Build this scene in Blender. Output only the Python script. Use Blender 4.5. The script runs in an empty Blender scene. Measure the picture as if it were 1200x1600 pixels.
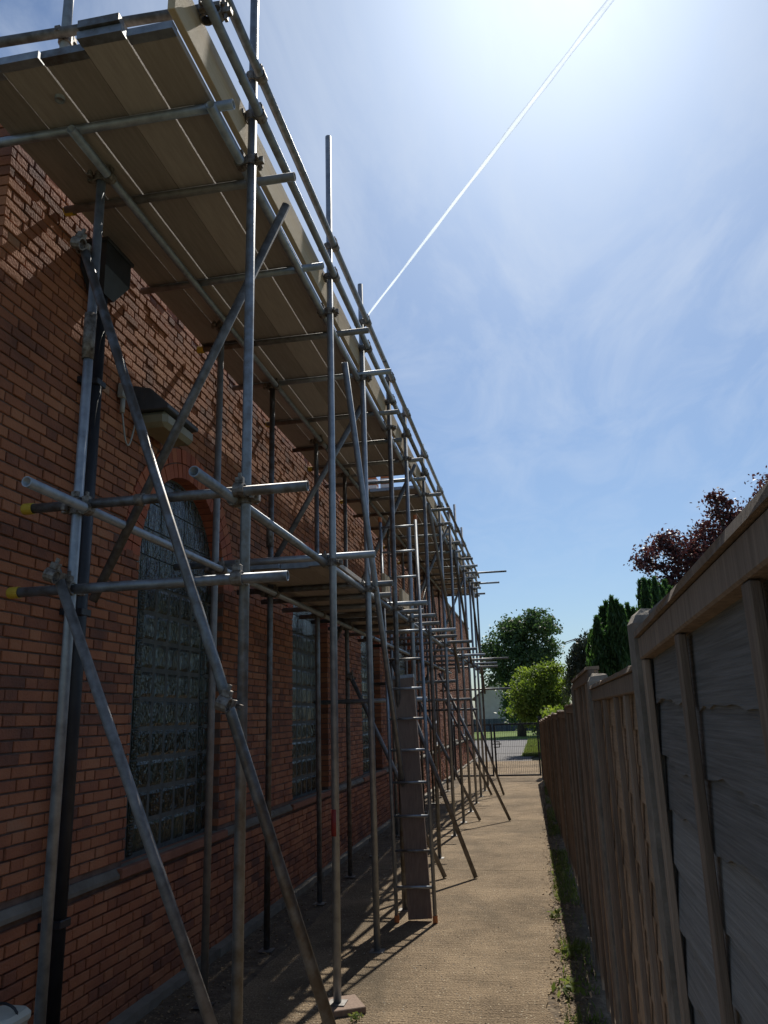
import bpy, bmesh, math, random
import numpy as np
from mathutils import Vector, Matrix, Euler

random.seed(7)
rng = np.random.default_rng(7)
S = bpy.context.scene
C = S.collection
R = math.radians

# ------------------------------------------------------------------ camera
EYE = 1.7
cam_d = bpy.data.cameras.new('camera')
cam = bpy.data.objects.new('camera', cam_d)
C.objects.link(cam)
cam_d.sensor_fit = 'VERTICAL'
cam_d.sensor_height = 36.0
cam_d.lens = 27.6
cam_d.clip_start = 0.05
cam_d.clip_end = 40000
rt = Vector((0.98208, 0.18626, -0.02881)); up = Vector((0.07444, -0.24292, 0.96719)); fw = Vector((-0.17315, 0.95200, 0.25243))
# rows of the rotation: world axes; columns: camera right / up / back
cam.matrix_world = Matrix(((rt.x, up.x, -fw.x, 0), (rt.y, up.y, -fw.y, 0), (rt.z, up.z, -fw.z, EYE), (0, 0, 0, 1)))
S.camera = cam

# ------------------------------------------------------------------ light
SUN_AZ, SUN_EL = 6.5, 50.0
w = bpy.data.worlds.new('World'); S.world = w; w.use_nodes = True
nt = w.node_tree; nt.nodes.clear()
N = nt.nodes.new; L = nt.links.new
out = N('ShaderNodeOutputWorld'); bg = N('ShaderNodeBackground'); sky = N('ShaderNodeTexSky')
sky.sky_type = 'NISHITA'; sky.sun_disc = False
sky.sun_elevation = R(SUN_EL); sky.sun_rotation = R(SUN_AZ)
sky.altitude = 50; sky.air_density = 1.0; sky.dust_density = 1.15; sky.ozone_density = 1.5
bg.inputs['Strength'].default_value = 0.067
# thin cirrus veils, laid out on a flat cloud sheet overhead
tc = N('ShaderNodeTexCoord'); sep = N('ShaderNodeSeparateXYZ'); L(tc.outputs['Generated'], sep.inputs[0])
zc = N('ShaderNodeMath'); zc.operation = 'MAXIMUM'; L(sep.outputs['Z'], zc.inputs[0]); zc.inputs[1].default_value = 0.06
dx = N('ShaderNodeMath'); dx.operation = 'DIVIDE'; L(sep.outputs['X'], dx.inputs[0]); L(zc.outputs[0], dx.inputs[1])
dy = N('ShaderNodeMath'); dy.operation = 'DIVIDE'; L(sep.outputs['Y'], dy.inputs[0]); L(zc.outputs[0], dy.inputs[1])
cmb = N('ShaderNodeCombineXYZ'); L(dx.outputs[0], cmb.inputs[0]); L(dy.outputs[0], cmb.inputs[1])
mp = N('ShaderNodeMapping'); mp.inputs['Rotation'].default_value = (0, 0, R(32)); mp.inputs['Scale'].default_value = (2.6, 0.9, 1); mp.inputs['Location'].default_value = (0.35, 0.2, 0)
L(cmb.outputs[0], mp.inputs[0])
n1 = N('ShaderNodeTexNoise'); n1.inputs['Scale'].default_value = 1.3; n1.inputs['Detail'].default_value = 8; n1.inputs['Roughness'].default_value = 0.62; n1.inputs['Distortion'].default_value = 0.6
L(mp.outputs[0], n1.inputs['Vector'])
r1 = N('ShaderNodeValToRGB'); r1.color_ramp.elements[0].position = 0.42; r1.color_ramp.elements[1].position = 0.78
r1.color_ramp.elements[1].color = (0.55, 0.55, 0.55, 1); r1.color_ramp.elements[0].color = (0, 0, 0, 1)
L(n1.outputs[0], r1.inputs[0])
fd = N('ShaderNodeMapRange'); fd.inputs['From Min'].default_value = 0.12; fd.inputs['From Max'].default_value = 0.5; L(sep.outputs['Z'], fd.inputs['Value'])
ml = N('ShaderNodeMath'); ml.operation = 'MULTIPLY'; L(r1.outputs[0], ml.inputs[0]); L(fd.outputs[0], ml.inputs[1])
mx = N('ShaderNodeMix'); mx.data_type = 'RGBA'; L(ml.outputs[0], mx.inputs['Factor']); wb = N('ShaderNodeMix'); wb.data_type = 'RGBA'; wb.blend_type = 'MULTIPLY'; wb.inputs['Factor'].default_value = 1.0
L(sky.outputs[0], wb.inputs['A']); wb.inputs['B'].default_value = (0.82, 1.02, 1.22, 1)   # the camera's cool daylight balance
L(wb.outputs['Result'], mx.inputs['A']); mx.inputs['B'].default_value = (9.6, 10.6, 12.0, 1)
L(mx.outputs['Result'], bg.inputs['Color']); L(bg.outputs[0], out.inputs[0])

sd = bpy.data.lights.new('sun', 'SUN'); so = bpy.data.objects.new('sun', sd); C.objects.link(so)
sd.energy = 5.0; sd.angle = R(0.55); sd.color = (1.0, 0.94, 0.84)
sdir = Vector((math.sin(R(SUN_AZ)) * math.cos(R(SUN_EL)), math.cos(R(SUN_AZ)) * math.cos(R(SUN_EL)), math.sin(R(SUN_EL))))
so.rotation_euler = sdir.to_track_quat('Z', 'Y').to_euler(); so.location = (8, -4, 12)
S.view_settings.view_transform = 'Standard'; S.view_settings.look = 'None'; S.view_settings.gamma = 1; S.view_settings.exposure = 0.2
S.cycles.max_bounces = 8; S.cycles.transparent_max_bounces = 16

# ------------------------------------------------------------------ materials
def pmat(name, cols, scale=8.0, rough=0.8, metallic=0.0, bump=0.0, bscale=60.0, stretch=(1, 1, 1), pieces=0.0, hue=None,
         detail=6, spread=(0.3, 0.7), rvar=0.0, translucent=0.0, bdist=0.004, spec=0.5):
    """noise-coloured principled material in world space; pieces: how far each separate piece differs in tone"""
    m = bpy.data.materials.new(name); m.use_nodes = True
    nt = m.node_tree; N = nt.nodes.new; L = nt.links.new
    b = nt.nodes['Principled BSDF']; b.inputs['Roughness'].default_value = rough; b.inputs['Metallic'].default_value = metallic
    b.inputs['Specular IOR Level'].default_value = spec
    g = N('ShaderNodeNewGeometry'); mp = N('ShaderNodeMapping'); mp.inputs['Scale'].default_value = stretch
    L(g.outputs['Position'], mp.inputs[0])
    vec = mp.outputs[0]
    oi = N('ShaderNodeObjectInfo'); ad = N('ShaderNodeMath'); ad.operation = 'ADD'
    L(oi.outputs['Random'], ad.inputs[0]); L(g.outputs['Random Per Island'], ad.inputs[1])
    wn = N('ShaderNodeTexWhiteNoise'); wn.noise_dimensions = '1D'; L(ad.outputs[0], wn.inputs['W'])
    n = N('ShaderNodeTexNoise'); n.inputs['Scale'].default_value = scale; n.inputs['Detail'].default_value = detail; n.inputs['Roughness'].default_value = 0.6
    L(vec, n.inputs['Vector'])
    rp = N('ShaderNodeValToRGB'); cr = rp.color_ramp
    k = len(cols)
    while len(cr.elements) < k: cr.elements.new(0.5)
    for i, c in enumerate(cols):
        cr.elements[i].position = spread[0] + (spread[1] - spread[0]) * i / max(1, k - 1); cr.elements[i].color = (*c, 1)
    if pieces > 0:
        mxf = N('ShaderNodeMix'); mxf.data_type = 'FLOAT'; mxf.inputs['Factor'].default_value = pieces
        L(n.outputs[0], mxf.inputs['A']); L(wn.outputs['Value'], mxf.inputs['B']); L(mxf.outputs['Result'], rp.inputs[0])
    else:
        L(n.outputs[0], rp.inputs[0])
    L(rp.outputs[0], b.inputs['Base Color'])
    if rvar:
        mr = N('ShaderNodeMapRange'); mr.inputs['To Min'].default_value = max(0.02, rough - rvar); mr.inputs['To Max'].default_value = min(1, rough + rvar)
        L(n.outputs[0], mr.inputs['Value']); L(mr.outputs[0], b.inputs['Roughness'])
    if bump:
        n2 = N('ShaderNodeTexNoise'); n2.inputs['Scale'].default_value = bscale; n2.inputs['Detail'].default_value = 5
        L(vec, n2.inputs['Vector'])
        bp = N('ShaderNodeBump'); bp.inputs['Strength'].default_value = bump; bp.inputs['Distance'].default_value = bdist
        L(n2.outputs[0], bp.inputs['Height']); L(bp.outputs[0], b.inputs['Normal'])
    if translucent:
        t = N('ShaderNodeBsdfTranslucent'); ms = N('ShaderNodeMixShader'); ms.inputs[0].default_value = translucent
        hs = N('ShaderNodeHueSaturation'); hs.inputs['Value'].default_value = 1.7; hs.inputs['Saturation'].default_value = 1.1
        L(rp.outputs[0], hs.inputs['Color']); L(hs.outputs[0], t.inputs['Color'])
        L(b.outputs[0], ms.inputs[1]); L(t.outputs[0], ms.inputs[2]); L(ms.outputs[0], nt.nodes['Material Output'].inputs[0])
    return m

M = {}
M['brick'] = pmat('brick', [(0.14, 0.06, 0.038), (0.25, 0.092, 0.047), (0.34, 0.125, 0.056), (0.39, 0.16, 0.075), (0.34, 0.2, 0.125)], 2.2, 0.92, bump=1.0, bscale=70, pieces=0.30, spread=(0.28, 0.82), detail=10, bdist=0.006)
M['arch_brick'] = pmat('arch_brick', [(0.24, 0.06, 0.03), (0.38, 0.10, 0.045), (0.42, 0.14, 0.06)], 9, 0.88, bump=0.5, bscale=90, pieces=0.6, spread=(0.1, 0.9))
M['mortar'] = pmat('mortar', [(0.10, 0.062, 0.045), (0.18, 0.12, 0.09)], 12, 0.95, bump=0.6, bscale=120)
M['stone'] = pmat('stone', [(0.12, 0.105, 0.08), (0.23, 0.21, 0.17)], 6, 0.9, bump=0.5, bscale=70, pieces=0.2)
M['sill'] = pmat('sill', [(0.2, 0.08, 0.045), (0.36, 0.16, 0.09)], 7, 0.85, bump=0.5, bscale=70, pieces=0.3)
M['steel'] = pmat('steel', [(0.13, 0.115, 0.10), (0.24, 0.26, 0.28), (0.36, 0.385, 0.41)], 16, 0.5, 0.7, bump=0.12, bscale=70, pieces=0.35, rvar=0.15)
M['old_steel'] = pmat('old_steel', [(0.10, 0.09, 0.08), (0.22, 0.21, 0.2), (0.3, 0.29, 0.27)], 18, 0.6, 0.6, bump=0.3, bscale=80, pieces=0.3, rvar=0.15)
M['coupler'] = pmat('coupler', [(0.06, 0.045, 0.035), (0.2, 0.17, 0.14), (0.3, 0.28, 0.25)], 40, 0.6, 0.6, bump=0.4, bscale=160)
M['yellow'] = pmat('yellow', [(0.42, 0.28, 0.02), (0.55, 0.38, 0.04)], 12, 0.6)
M['orange'] = pmat('orange', [(0.42, 0.12, 0.03), (0.55, 0.18, 0.05)], 12, 0.6)
M['red'] = pmat('red', [(0.2, 0.02, 0.015), (0.32, 0.035, 0.025)], 12, 0.6)
M['board'] = pmat('board', [(0.19, 0.155, 0.13), (0.32, 0.27, 0.23), (0.46, 0.40, 0.35)], 5, 0.85, bump=0.5, bscale=40, stretch=(12, 0.9, 12), pieces=0.5, spread=(0.15, 0.85))
M['toe'] = pmat('toe', [(0.3, 0.22, 0.13), (0.46, 0.35, 0.22), (0.55, 0.44, 0.29)], 5, 0.85, bump=0.4, bscale=40, stretch=(8, 0.8, 10), pieces=0.3, spread=(0.15, 0.85))
M['plank'] = pmat('plank', [(0.15, 0.10, 0.075), (0.27, 0.19, 0.14)], 5, 0.85, bump=0.4, bscale=40, stretch=(14, 8, 0.7), spread=(0.2, 0.8))
M['fence_grey'] = pmat('fence_grey', [(0.08, 0.074, 0.066), (0.21, 0.2, 0.185), (0.36, 0.345, 0.32)], 6, 0.85, bump=0.9, bscale=26, stretch=(12, 0.6, 34), pieces=0.3, spread=(0.2, 0.8), detail=9)
M['fence_brown'] = pmat('fence_brown', [(0.2, 0.125, 0.07), (0.42, 0.27, 0.16), (0.56, 0.4, 0.26)], 6, 0.88, bump=0.9, bscale=26, stretch=(12, 0.6, 30), pieces=0.3, spread=(0.2, 0.8), detail=9)
M['batten'] = pmat('batten', [(0.14, 0.10, 0.07), (0.34, 0.25, 0.18)], 5, 0.9, bump=0.5, bscale=30, stretch=(14, 14, 0.8), pieces=0.3)
M['concrete_post'] = pmat('concrete_post', [(0.11, 0.092, 0.07), (0.2, 0.17, 0.135), (0.3, 0.265, 0.215)], 14, 0.95, bump=0.8, bscale=110, spread=(0.25, 0.75))
M['gate'] = pmat('gate', [(0.012, 0.014, 0.016), (0.03, 0.032, 0.035)], 10, 0.5)
M['pipe'] = pmat('pipe', [(0.010, 0.011, 0.014), (0.025, 0.027, 0.032)], 10, 0.5, bump=0.1)
M['glass'] = None
M['soil'] = pmat('soil', [(0.05, 0.035, 0.022), (0.11, 0.08, 0.05), (0.19, 0.145, 0.095)], 9, 0.97, bump=1.0, bscale=45, spread=(0.25, 0.75), bdist=0.02)
M['field'] = pmat('field', [(0.07, 0.07, 0.04), (0.11, 0.11, 0.065), (0.15, 0.145, 0.09)], 2.5, 0.95, bump=1.0, bscale=18, spread=(0.25, 0.75), bdist=0.05)
M['lawn'] = pmat('lawn', [(0.07, 0.12, 0.02), (0.13, 0.2, 0.03), (0.2, 0.26, 0.06)], 2.5, 0.95, bump=1.0, bscale=18, spread=(0.25, 0.75), bdist=0.05, translucent=0.25)
M['tarmac'] = pmat('tarmac', [(0.085, 0.08, 0.078), (0.13, 0.12, 0.115)], 1.5, 0.9, bump=0.3, bscale=60)
M['white'] = pmat('white', [(0.7, 0.7, 0.68), (0.8, 0.8, 0.78)], 6, 0.5)
M['cream'] = pmat('cream', [(0.50, 0.46, 0.38), (0.6, 0.56, 0.47)], 1.5, 0.9)
M['roof_tile'] = pmat('roof_tile', [(0.10, 0.07, 0.055), (0.19, 0.12, 0.09)], 4, 0.9, pieces=0.3)
M['blue_fence'] = pmat('blue_fence', [(0.05, 0.06, 0.085), (0.09, 0.105, 0.14)], 2, 0.9, pieces=0.4)
M['felt'] = pmat('felt', [(0.06, 0.06, 0.065), (0.11, 0.11, 0.12)], 3, 0.95)
M['bark'] = pmat('bark', [(0.045, 0.032, 0.022), (0.11, 0.085, 0.06)], 10, 0.95, bump=1.0, bscale=30, stretch=(1, 1, 0.25))
M['leaf_dark'] = pmat('leaf_dark', [(0.025, 0.05, 0.018), (0.055, 0.10, 0.033), (0.09, 0.14, 0.045)], 1.5, 0.55, pieces=0.6, spread=(0.1, 0.9), translucent=0.28)
M['leaf_bright'] = pmat('leaf_bright', [(0.06, 0.10, 0.02), (0.12, 0.17, 0.03), (0.2, 0.25, 0.05)], 1.5, 0.55, pieces=0.6, spread=(0.1, 0.9), translucent=0.45)
M['leaf_conifer'] = pmat('leaf_conifer', [(0.022, 0.05, 0.016), (0.045, 0.095, 0.028), (0.09, 0.16, 0.045)], 2, 0.6, pieces=0.6, spread=(0.1, 0.9), translucent=0.4)
M['leaf_copper'] = pmat('leaf_copper', [(0.025, 0.012, 0.014), (0.065, 0.024, 0.024), (0.13, 0.05, 0.04)], 2, 0.5, pieces=0.7, spread=(0.1, 0.9), translucent=0.28)
M['leaf_weep'] = pmat('leaf_weep', [(0.02, 0.03, 0.016), (0.045, 0.06, 0.03)], 2, 0.6, pieces=0.6, spread=(0.1, 0.9), translucent=0.2)
M['grass'] = pmat('grass', [(0.06, 0.08, 0.02), (0.11, 0.15, 0.035), (0.2, 0.2, 0.07)], 2, 0.7, pieces=0.7, spread=(0.1, 0.9), translucent=0.4)
M['dry'] = pmat('dry', [(0.10, 0.06, 0.03), (0.24, 0.16, 0.08), (0.36, 0.27, 0.16)], 6, 0.9, pieces=0.8, spread=(0.1, 0.9))
M['diffuser'] = pmat('diffuser', [(0.2, 0.175, 0.10), (0.27, 0.235, 0.145)], 8, 0.4)
M['hood'] = pmat('hood', [(0.05, 0.052, 0.055), (0.08, 0.08, 0.085)], 8, 0.5)
M['grey_plastic'] = pmat('grey_plastic', [(0.3, 0.3, 0.27), (0.4, 0.4, 0.36)], 8, 0.5)
M['pale_plastic'] = pmat('pale_plastic', [(0.42, 0.45, 0.38), (0.55, 0.57, 0.5)], 8, 0.6, bump=0.1)

def glass_mat():
    m = bpy.data.materials.new('glass_block'); m.use_nodes = True
    nt = m.node_tree; N = nt.nodes.new; L = nt.links.new
    b = nt.nodes['Principled BSDF']
    b.inputs['Base Color'].default_value = (0.035, 0.05, 0.042, 1); b.inputs['Roughness'].default_value = 0.09
    b.inputs['IOR'].default_value = 1.52; b.inputs['Specular IOR Level'].default_value = 0.55
    b.inputs['Coat Weight'].default_value = 0.2; b.inputs['Coat Roughness'].default_value = 0.05
    g = N('ShaderNodeNewGeometry'); oi = N('ShaderNodeObjectInfo')
    mp = N('ShaderNodeMapping'); mp.inputs['Scale'].default_value = (1, 1.0, 0.42); L(g.outputs['Position'], mp.inputs[0])
    n = N('ShaderNodeTexNoise'); n.inputs['Scale'].default_value = 38; n.inputs['Detail'].default_value = 2.0; n.inputs['Distortion'].default_value = 0.8
    L(mp.outputs[0], n.inputs['Vector'])
    bp = N('ShaderNodeBump'); bp.inputs['Strength'].default_value = 0.9; bp.inputs['Distance'].default_value = 0.022
    L(n.outputs[0], bp.inputs['Height']); L(bp.outputs[0], b.inputs['Normal'])
    rp = N('ShaderNodeValToRGB'); rp.color_ramp.elements[0].color = (0.008, 0.012, 0.010, 1); rp.color_ramp.elements[1].color = (0.045, 0.06, 0.04, 1)
    n3 = N('ShaderNodeTexNoise'); n3.inputs['Scale'].default_value = 14; L(mp.outputs[0], n3.inputs['Vector'])
    ad = N('ShaderNodeMath'); ad.operation = 'MULTIPLY_ADD'; L(oi.outputs['Random'], ad.inputs[0]); ad.inputs[1].default_value = 0.7; L(n3.outputs[0], ad.inputs[2])
    of = N('ShaderNodeMath'); of.operation = 'MULTIPLY'; of.inputs[1].default_value = 40.0; L(oi.outputs['Random'], of.inputs[0]); cv = N('ShaderNodeCombineXYZ'); L(of.outputs[0], cv.inputs[0]); L(of.outputs[0], cv.inputs[1]); L(cv.outputs[0], mp.inputs['Location'])
    sb = N('ShaderNodeMath'); sb.operation = 'SUBTRACT'; L(ad.outputs[0], sb.inputs[0]); sb.inputs[1].default_value = 0.35
    L(sb.outputs[0], rp.inputs[0]); L(rp.outputs[0], b.inputs['Base Color'])
    return m
M['glass'] = glass_mat()

def pane_mat():
    m = bpy.data.materials.new('window_glass'); m.use_nodes = True
    b = m.node_tree.nodes['Principled BSDF']
    b.inputs['Base Color'].default_value = (0.02, 0.025, 0.03, 1); b.inputs['Roughness'].default_value = 0.04; b.inputs['Specular IOR Level'].default_value = 0.8
    return m
M['pane'] = pane_mat()
M['block_joint'] = pmat('block_joint', [(0.06, 0.065, 0.058), (0.12, 0.125, 0.11)], 20, 0.9)

def path_mat():
    m = bpy.data.materials.new('brushed_concrete'); m.use_nodes = True
    nt = m.node_tree; N = nt.nodes.new; L = nt.links.new
    b = nt.nodes['Principled BSDF']; b.inputs['Roughness'].default_value = 0.9; b.inputs['Specular IOR Level'].default_value = 0.35
    g = N('ShaderNodeNewGeometry')
    n = N('ShaderNodeTexNoise'); n.inputs['Scale'].default_value = 1.1; n.inputs['Detail'].default_value = 9; n.inputs['Roughness'].default_value = 0.78; L(g.outputs['Position'], n.inputs['Vector'])
    f = N('ShaderNodeTexNoise'); f.inputs['Scale'].default_value = 75; f.inputs['Detail'].default_value = 3; L(g.outputs['Position'], f.inputs['Vector'])
    v = N('ShaderNodeTexVoronoi'); v.inputs['Scale'].default_value = 42; L(g.outputs['Position'], v.inputs['Vector'])
    mp = N('ShaderNodeMapping'); mp.inputs['Scale'].default_value = (2.2, 30, 1); L(g.outputs['Position'], mp.inputs[0])
    br = N('ShaderNodeTexNoise'); br.inputs['Scale'].default_value = 1.6; br.inputs['Detail'].default_value = 4; br.inputs['Distortion'].default_value = 0.25; L(mp.outputs[0], br.inputs['Vector'])
    rp = N('ShaderNodeValToRGB'); cr = rp.color_ramp
    cr.elements[0].position = 0.28; cr.elements[0].color = (0.095, 0.064, 0.034, 1); cr.elements[1].position = 0.74; cr.elements[1].color = (0.36, 0.265, 0.165, 1)
    a1 = N('ShaderNodeMath'); a1.operation = 'MULTIPLY_ADD'; L(f.outputs[0], a1.inputs[0]); a1.inputs[1].default_value = 0.85; L(n.outputs[0], a1.inputs[2])
    a2 = N('ShaderNodeMath'); a2.operation = 'MULTIPLY_ADD'; L(br.outputs[0], a2.inputs[0]); a2.inputs[1].default_value = 0.26; L(a1.outputs[0], a2.inputs[2])
    a3 = N('ShaderNodeMath'); a3.operation = 'SUBTRACT'; L(a2.outputs[0], a3.inputs[0]); a3.inputs[1].default_value = 0.54
    L(a3.outputs[0], rp.inputs[0])
    # pale aggregate showing here and there
    lt = N('ShaderNodeMath'); lt.operation = 'LESS_THAN'; L(v.outputs['Distance'], lt.inputs[0]); lt.inputs[1].default_value = 0.2
    gt = N('ShaderNodeMath'); gt.operation = 'GREATER_THAN'; sx = N('ShaderNodeSeparateColor'); L(v.outputs['Color'], sx.inputs[0]); L(sx.outputs[0], gt.inputs[0]); gt.inputs[1].default_value = 0.72
    mu = N('ShaderNodeMath'); mu.operation = 'MULTIPLY'; L(lt.outputs[0], mu.inputs[0]); L(gt.outputs[0], mu.inputs[1])
    mx = N('ShaderNodeMix'); mx.data_type = 'RGBA'; L(mu.outputs[0], mx.inputs['Factor']); L(rp.outputs[0], mx.inputs['A']); mx.inputs['B'].default_value = (0.5, 0.43, 0.31, 1)
    st = N('ShaderNodeTexNoise'); st.inputs['Scale'].default_value = 0.55; st.inputs['Detail'].default_value = 10; st.inputs['Roughness'].default_value = 0.7; st.inputs['Distortion'].default_value = 1.2; L(g.outputs['Position'], st.inputs['Vector'])
    sr = N('ShaderNodeMapRange'); sr.inputs['From Min'].default_value = 0.5; sr.inputs['From Max'].default_value = 0.68; sr.inputs['To Max'].default_value = 0.7; L(st.outputs[0], sr.inputs['Value'])
    m3 = N('ShaderNodeMix'); m3.data_type = 'RGBA'; L(sr.outputs[0], m3.inputs['Factor']); L(mx.outputs['Result'], m3.inputs['A']); m3.inputs['B'].default_value = (0.085, 0.064, 0.038, 1)
    L(m3.outputs['Result'], b.inputs['Base Color'])
    h = N('ShaderNodeMath'); h.operation = 'MULTIPLY_ADD'; L(f.outputs[0], h.inputs[0]); h.inputs[1].default_value = 1.5; L(br.outputs[0], h.inputs[2])
    bp = N('ShaderNodeBump'); bp.inputs['Strength'].default_value = 1.0; bp.inputs['Distance'].default_value = 0.022
    L(h.outputs[0], bp.inputs['Height']); L(bp.outputs[0], b.inputs['Normal'])
    return m
M['path'] = path_mat()

# ------------------------------------------------------------------ helpers
def tag(o, label=None, cat=None, group=None, kind=None):
    if label: o['label'] = label
    if cat: o['category'] = cat
    if group: o['group'] = group
    if kind: o['kind'] = kind
    return o

def thing(name, label, cat, loc=(0, 0, 0), group=None):
    o = bpy.data.objects.new(name, None); C.objects.link(o); o.location = loc; o.empty_display_size = 0.1
    return tag(o, label, cat, group)

def wloc(o):
    p = Vector(o.location)
    while o.parent is not None:
        o = o.parent; p = p + Vector(o.location)
    return p

def link(name, me, loc=(0, 0, 0), parent=None, rot=None):
    """loc is a world position; parents only ever carry a translation"""
    o = bpy.data.objects.new(name, me); C.objects.link(o)
    p = Vector(loc)
    if parent is not None:
        o.parent = parent; p = p - wloc(parent)
    o.location = p
    if rot is not None: o.rotation_euler = rot
    return o

def mesh(name, verts, faces, m, smooth=False):
    me = bpy.data.meshes.new(name)
    me.from_pydata([tuple(v) for v in verts], [], [tuple(f) for f in faces]); me.materials.append(m)
    if smooth: me.polygons.foreach_set('use_smooth', [True] * len(me.polygons))
    me.update()
    return me

def finish(bm, name, m, smooth=False):
    me = bpy.data.meshes.new(name); bm.normal_update(); bm.to_mesh(me); bm.free(); me.materials.append(m)
    if smooth: me.polygons.foreach_set('use_smooth', [True] * len(me.polygons))
    return me

def bx(bm, x0, x1, y0, y1, z0, z1, bevel=0.0):
    r = bmesh.ops.create_cube(bm, size=1.0)
    for v in r['verts']:
        v.co = Vector((x0 + (v.co.x + .5) * (x1 - x0), y0 + (v.co.y + .5) * (y1 - y0), z0 + (v.co.z + .5) * (z1 - z0)))
    if bevel:
        es = set()
        for v in r['verts']: es.update(v.link_edges)
        bmesh.ops.bevel(bm, geom=list(es), offset=bevel, segments=1, affect='EDGES')

def box_mesh(name, sx, sy, sz, m, bevel=0.0, origin='c'):
    bm = bmesh.new()
    if origin == 'c': bx(bm, -sx / 2, sx / 2, -sy / 2, sy / 2, -sz / 2, sz / 2, bevel)
    else: bx(bm, 0, sx, 0, sy, 0, sz, bevel)
    return finish(bm, name, m)

def frame_of(d):
    d = Vector(d).normalized()
    a = Vector((0, 0, 1)) if abs(d.z) < 0.9 else Vector((1, 0, 0))
    u = d.cross(a).normalized(); v = d.cross(u).normalized()
    return d, u, v

TR = 0.0245
def tube_mesh(name, A, B, m, r=TR, wall=0.004, seg=14):
    """hollow open-ended tube, origin at A"""
    A = Vector(A); B = Vector(B); d, u, v = frame_of(B - A); Lg = (B - A).length
    vs = []; fs = []
    for t, rr in ((0, r), (Lg, r), (Lg, r - wall), (0, r - wall)):
        for i in range(seg):
            a = 2 * math.pi * i / seg
            vs.append(d * t + (u * math.cos(a) + v * math.sin(a)) * rr)
    for k in range(4):
        k2 = (k + 1) % 4
        for i in range(seg):
            j = (i + 1) % seg
            fs.append((k * seg + i, k * seg + j, k2 * seg + j, k2 * seg + i))
    me = mesh(name, vs, fs, m)
    sm = [p.index // seg in (0, 2) for p in me.polygons]
    me.polygons.foreach_set('use_smooth', sm)
    return me

def rod_mesh(name, pts, r, m, seg=8):
    bm = bmesh.new(); rings = []
    pts = [Vector(p) for p in pts]
    o = pts[0].copy()
    for i, p in enumerate(pts):
        d = (pts[min(i + 1, len(pts) - 1)] - pts[max(i - 1, 0)])
        d, u, v = frame_of(d)
        rr = r[i] if isinstance(r, (list, tuple)) else r
        rings.append([bm.verts.new(p - o + (u * math.cos(2 * math.pi * k / seg) + v * math.sin(2 * math.pi * k / seg)) * rr) for k in range(seg)])
    for a, b in zip(rings[:-1], rings[1:]):
        best = min(range(seg), key=lambda s: (a[0].co - b[s].co).length)
        for k in range(seg):
            bm.faces.new((a[k], a[(k + 1) % seg], b[(k + 1 + best) % seg], b[(k + best) % seg]))
    bm.faces.new(rings[0]); bm.faces.new(rings[-1])
    bmesh.ops.recalc_face_normals(bm, faces=bm.faces)
    return finish(bm, name, m, smooth=True)

def lathe(name, prof, m, seg=24):
    vs = []; fs = []
    for r, z in prof:
        for i in range(seg):
            a = 2 * math.pi * i / seg; vs.append((r * math.cos(a), r * math.sin(a), z))
    for k in range(len(prof) - 1):
        for i in range(seg):
            j = (i + 1) % seg; fs.append((k * seg + i, k * seg + j, (k + 1) * seg + j, (k + 1) * seg + i))
    return mesh(name, vs, fs, m)

# ------------------------------------------------------------------ ground
XW = -2.575          # wall face
def sheet(name, x0, x1, y0, y1, z, m, nx=1, ny=1, wob=0.0):
    vs = []; fs = []
    for j in range(ny + 1):
        for i in range(nx + 1):
            x = x0 + (x1 - x0) * i / nx; y = y0 + (y1 - y0) * j / ny
            if wob and i in (0, nx): x += wob * (rng.random() - .5) * 2
            vs.append((x, y, z))
    for j in range(ny):
        for i in range(nx):
            a = j * (nx + 1) + i; fs.append((a, a + 1, a + nx + 2, a + nx + 1))
    return tag(link(name, mesh(name, vs, fs, m)), kind='structure')

sheet('ground', -600, 600, -60, 1500, -0.045, M['field'])
sheet('soil_bed', -2.56, 0.45, -3, 24.5, -0.012, M['soil'], 24, 120)
# concrete path slab, poured in bays
bm = bmesh.new()
joints = [-3, 1.0, 4.86, 9.6, 14.4, 19.0, 24.0, 30.5]
for a, b in zip(joints[:-1], joints[1:]):
    n = 40
    left = [(-2.04 + (rng.random() - .5) * 0.03, a + 0.006 + (b - a - 0.012) * i / n) for i in range(n + 1)]
    right = [(0.0 + (rng.random() - .5) * 0.05 - (0.06 if 4.8 < a + (b - a) * i / n < 5.6 else 0), a + 0.006 + (b - a - 0.012) * i / n) for i in range(n + 1)]
    if a >= 22: left = [(-2.5, y) for _, y in left]
    tl = [bm.verts.new((x, y, 0.0)) for x, y in left]; tr = [bm.verts.new((x, y, 0.0)) for x, y in right]
    bl = [bm.verts.new((x, y, -0.08)) for x, y in left]; br = [bm.verts.new((x, y, -0.08)) for x, y in right]
    for i in range(n):
        bm.faces.new((tl[i], tr[i], tr[i + 1], tl[i + 1])); bm.faces.new((tl[i], tl[i + 1], bl[i + 1], bl[i])); bm.faces.new((tr[i + 1], tr[i], br[i], br[i + 1]))
    bm.faces.new((tl[0], bl[0], br[0], tr[0])); bm.faces.new((tl[-1], tr[-1], br[-1], bl[-1]))
tag(link('path', finish(bm, 'path', M['path'])), kind='structure')
bm = bmesh.new()   # mortar fillet where wall meets ground
for i in range(60):
    y0 = 3.2 + i * 0.5; bx(bm, XW + 0.014, XW + 0.085 + rng.random() * .015, y0, y0 + 0.498, -0.06, 0.035 + rng.random() * .012)
tag(link('wall_fillet', finish(bm, 'wall_fillet', M['stone'])), kind='structure')
sheet('yard', -14, -0.35, 30.52, 58, -0.004, M['tarmac'], 1, 30, 0.12)
sheet('lawn', -0.75, 0.42, 33.5, 58, 0.0, M['lawn'], 1, 40, 0.08)
sheet('side_verge', -0.02, 0.42, 24.6, 33.48, -0.004, M['lawn'])
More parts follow.
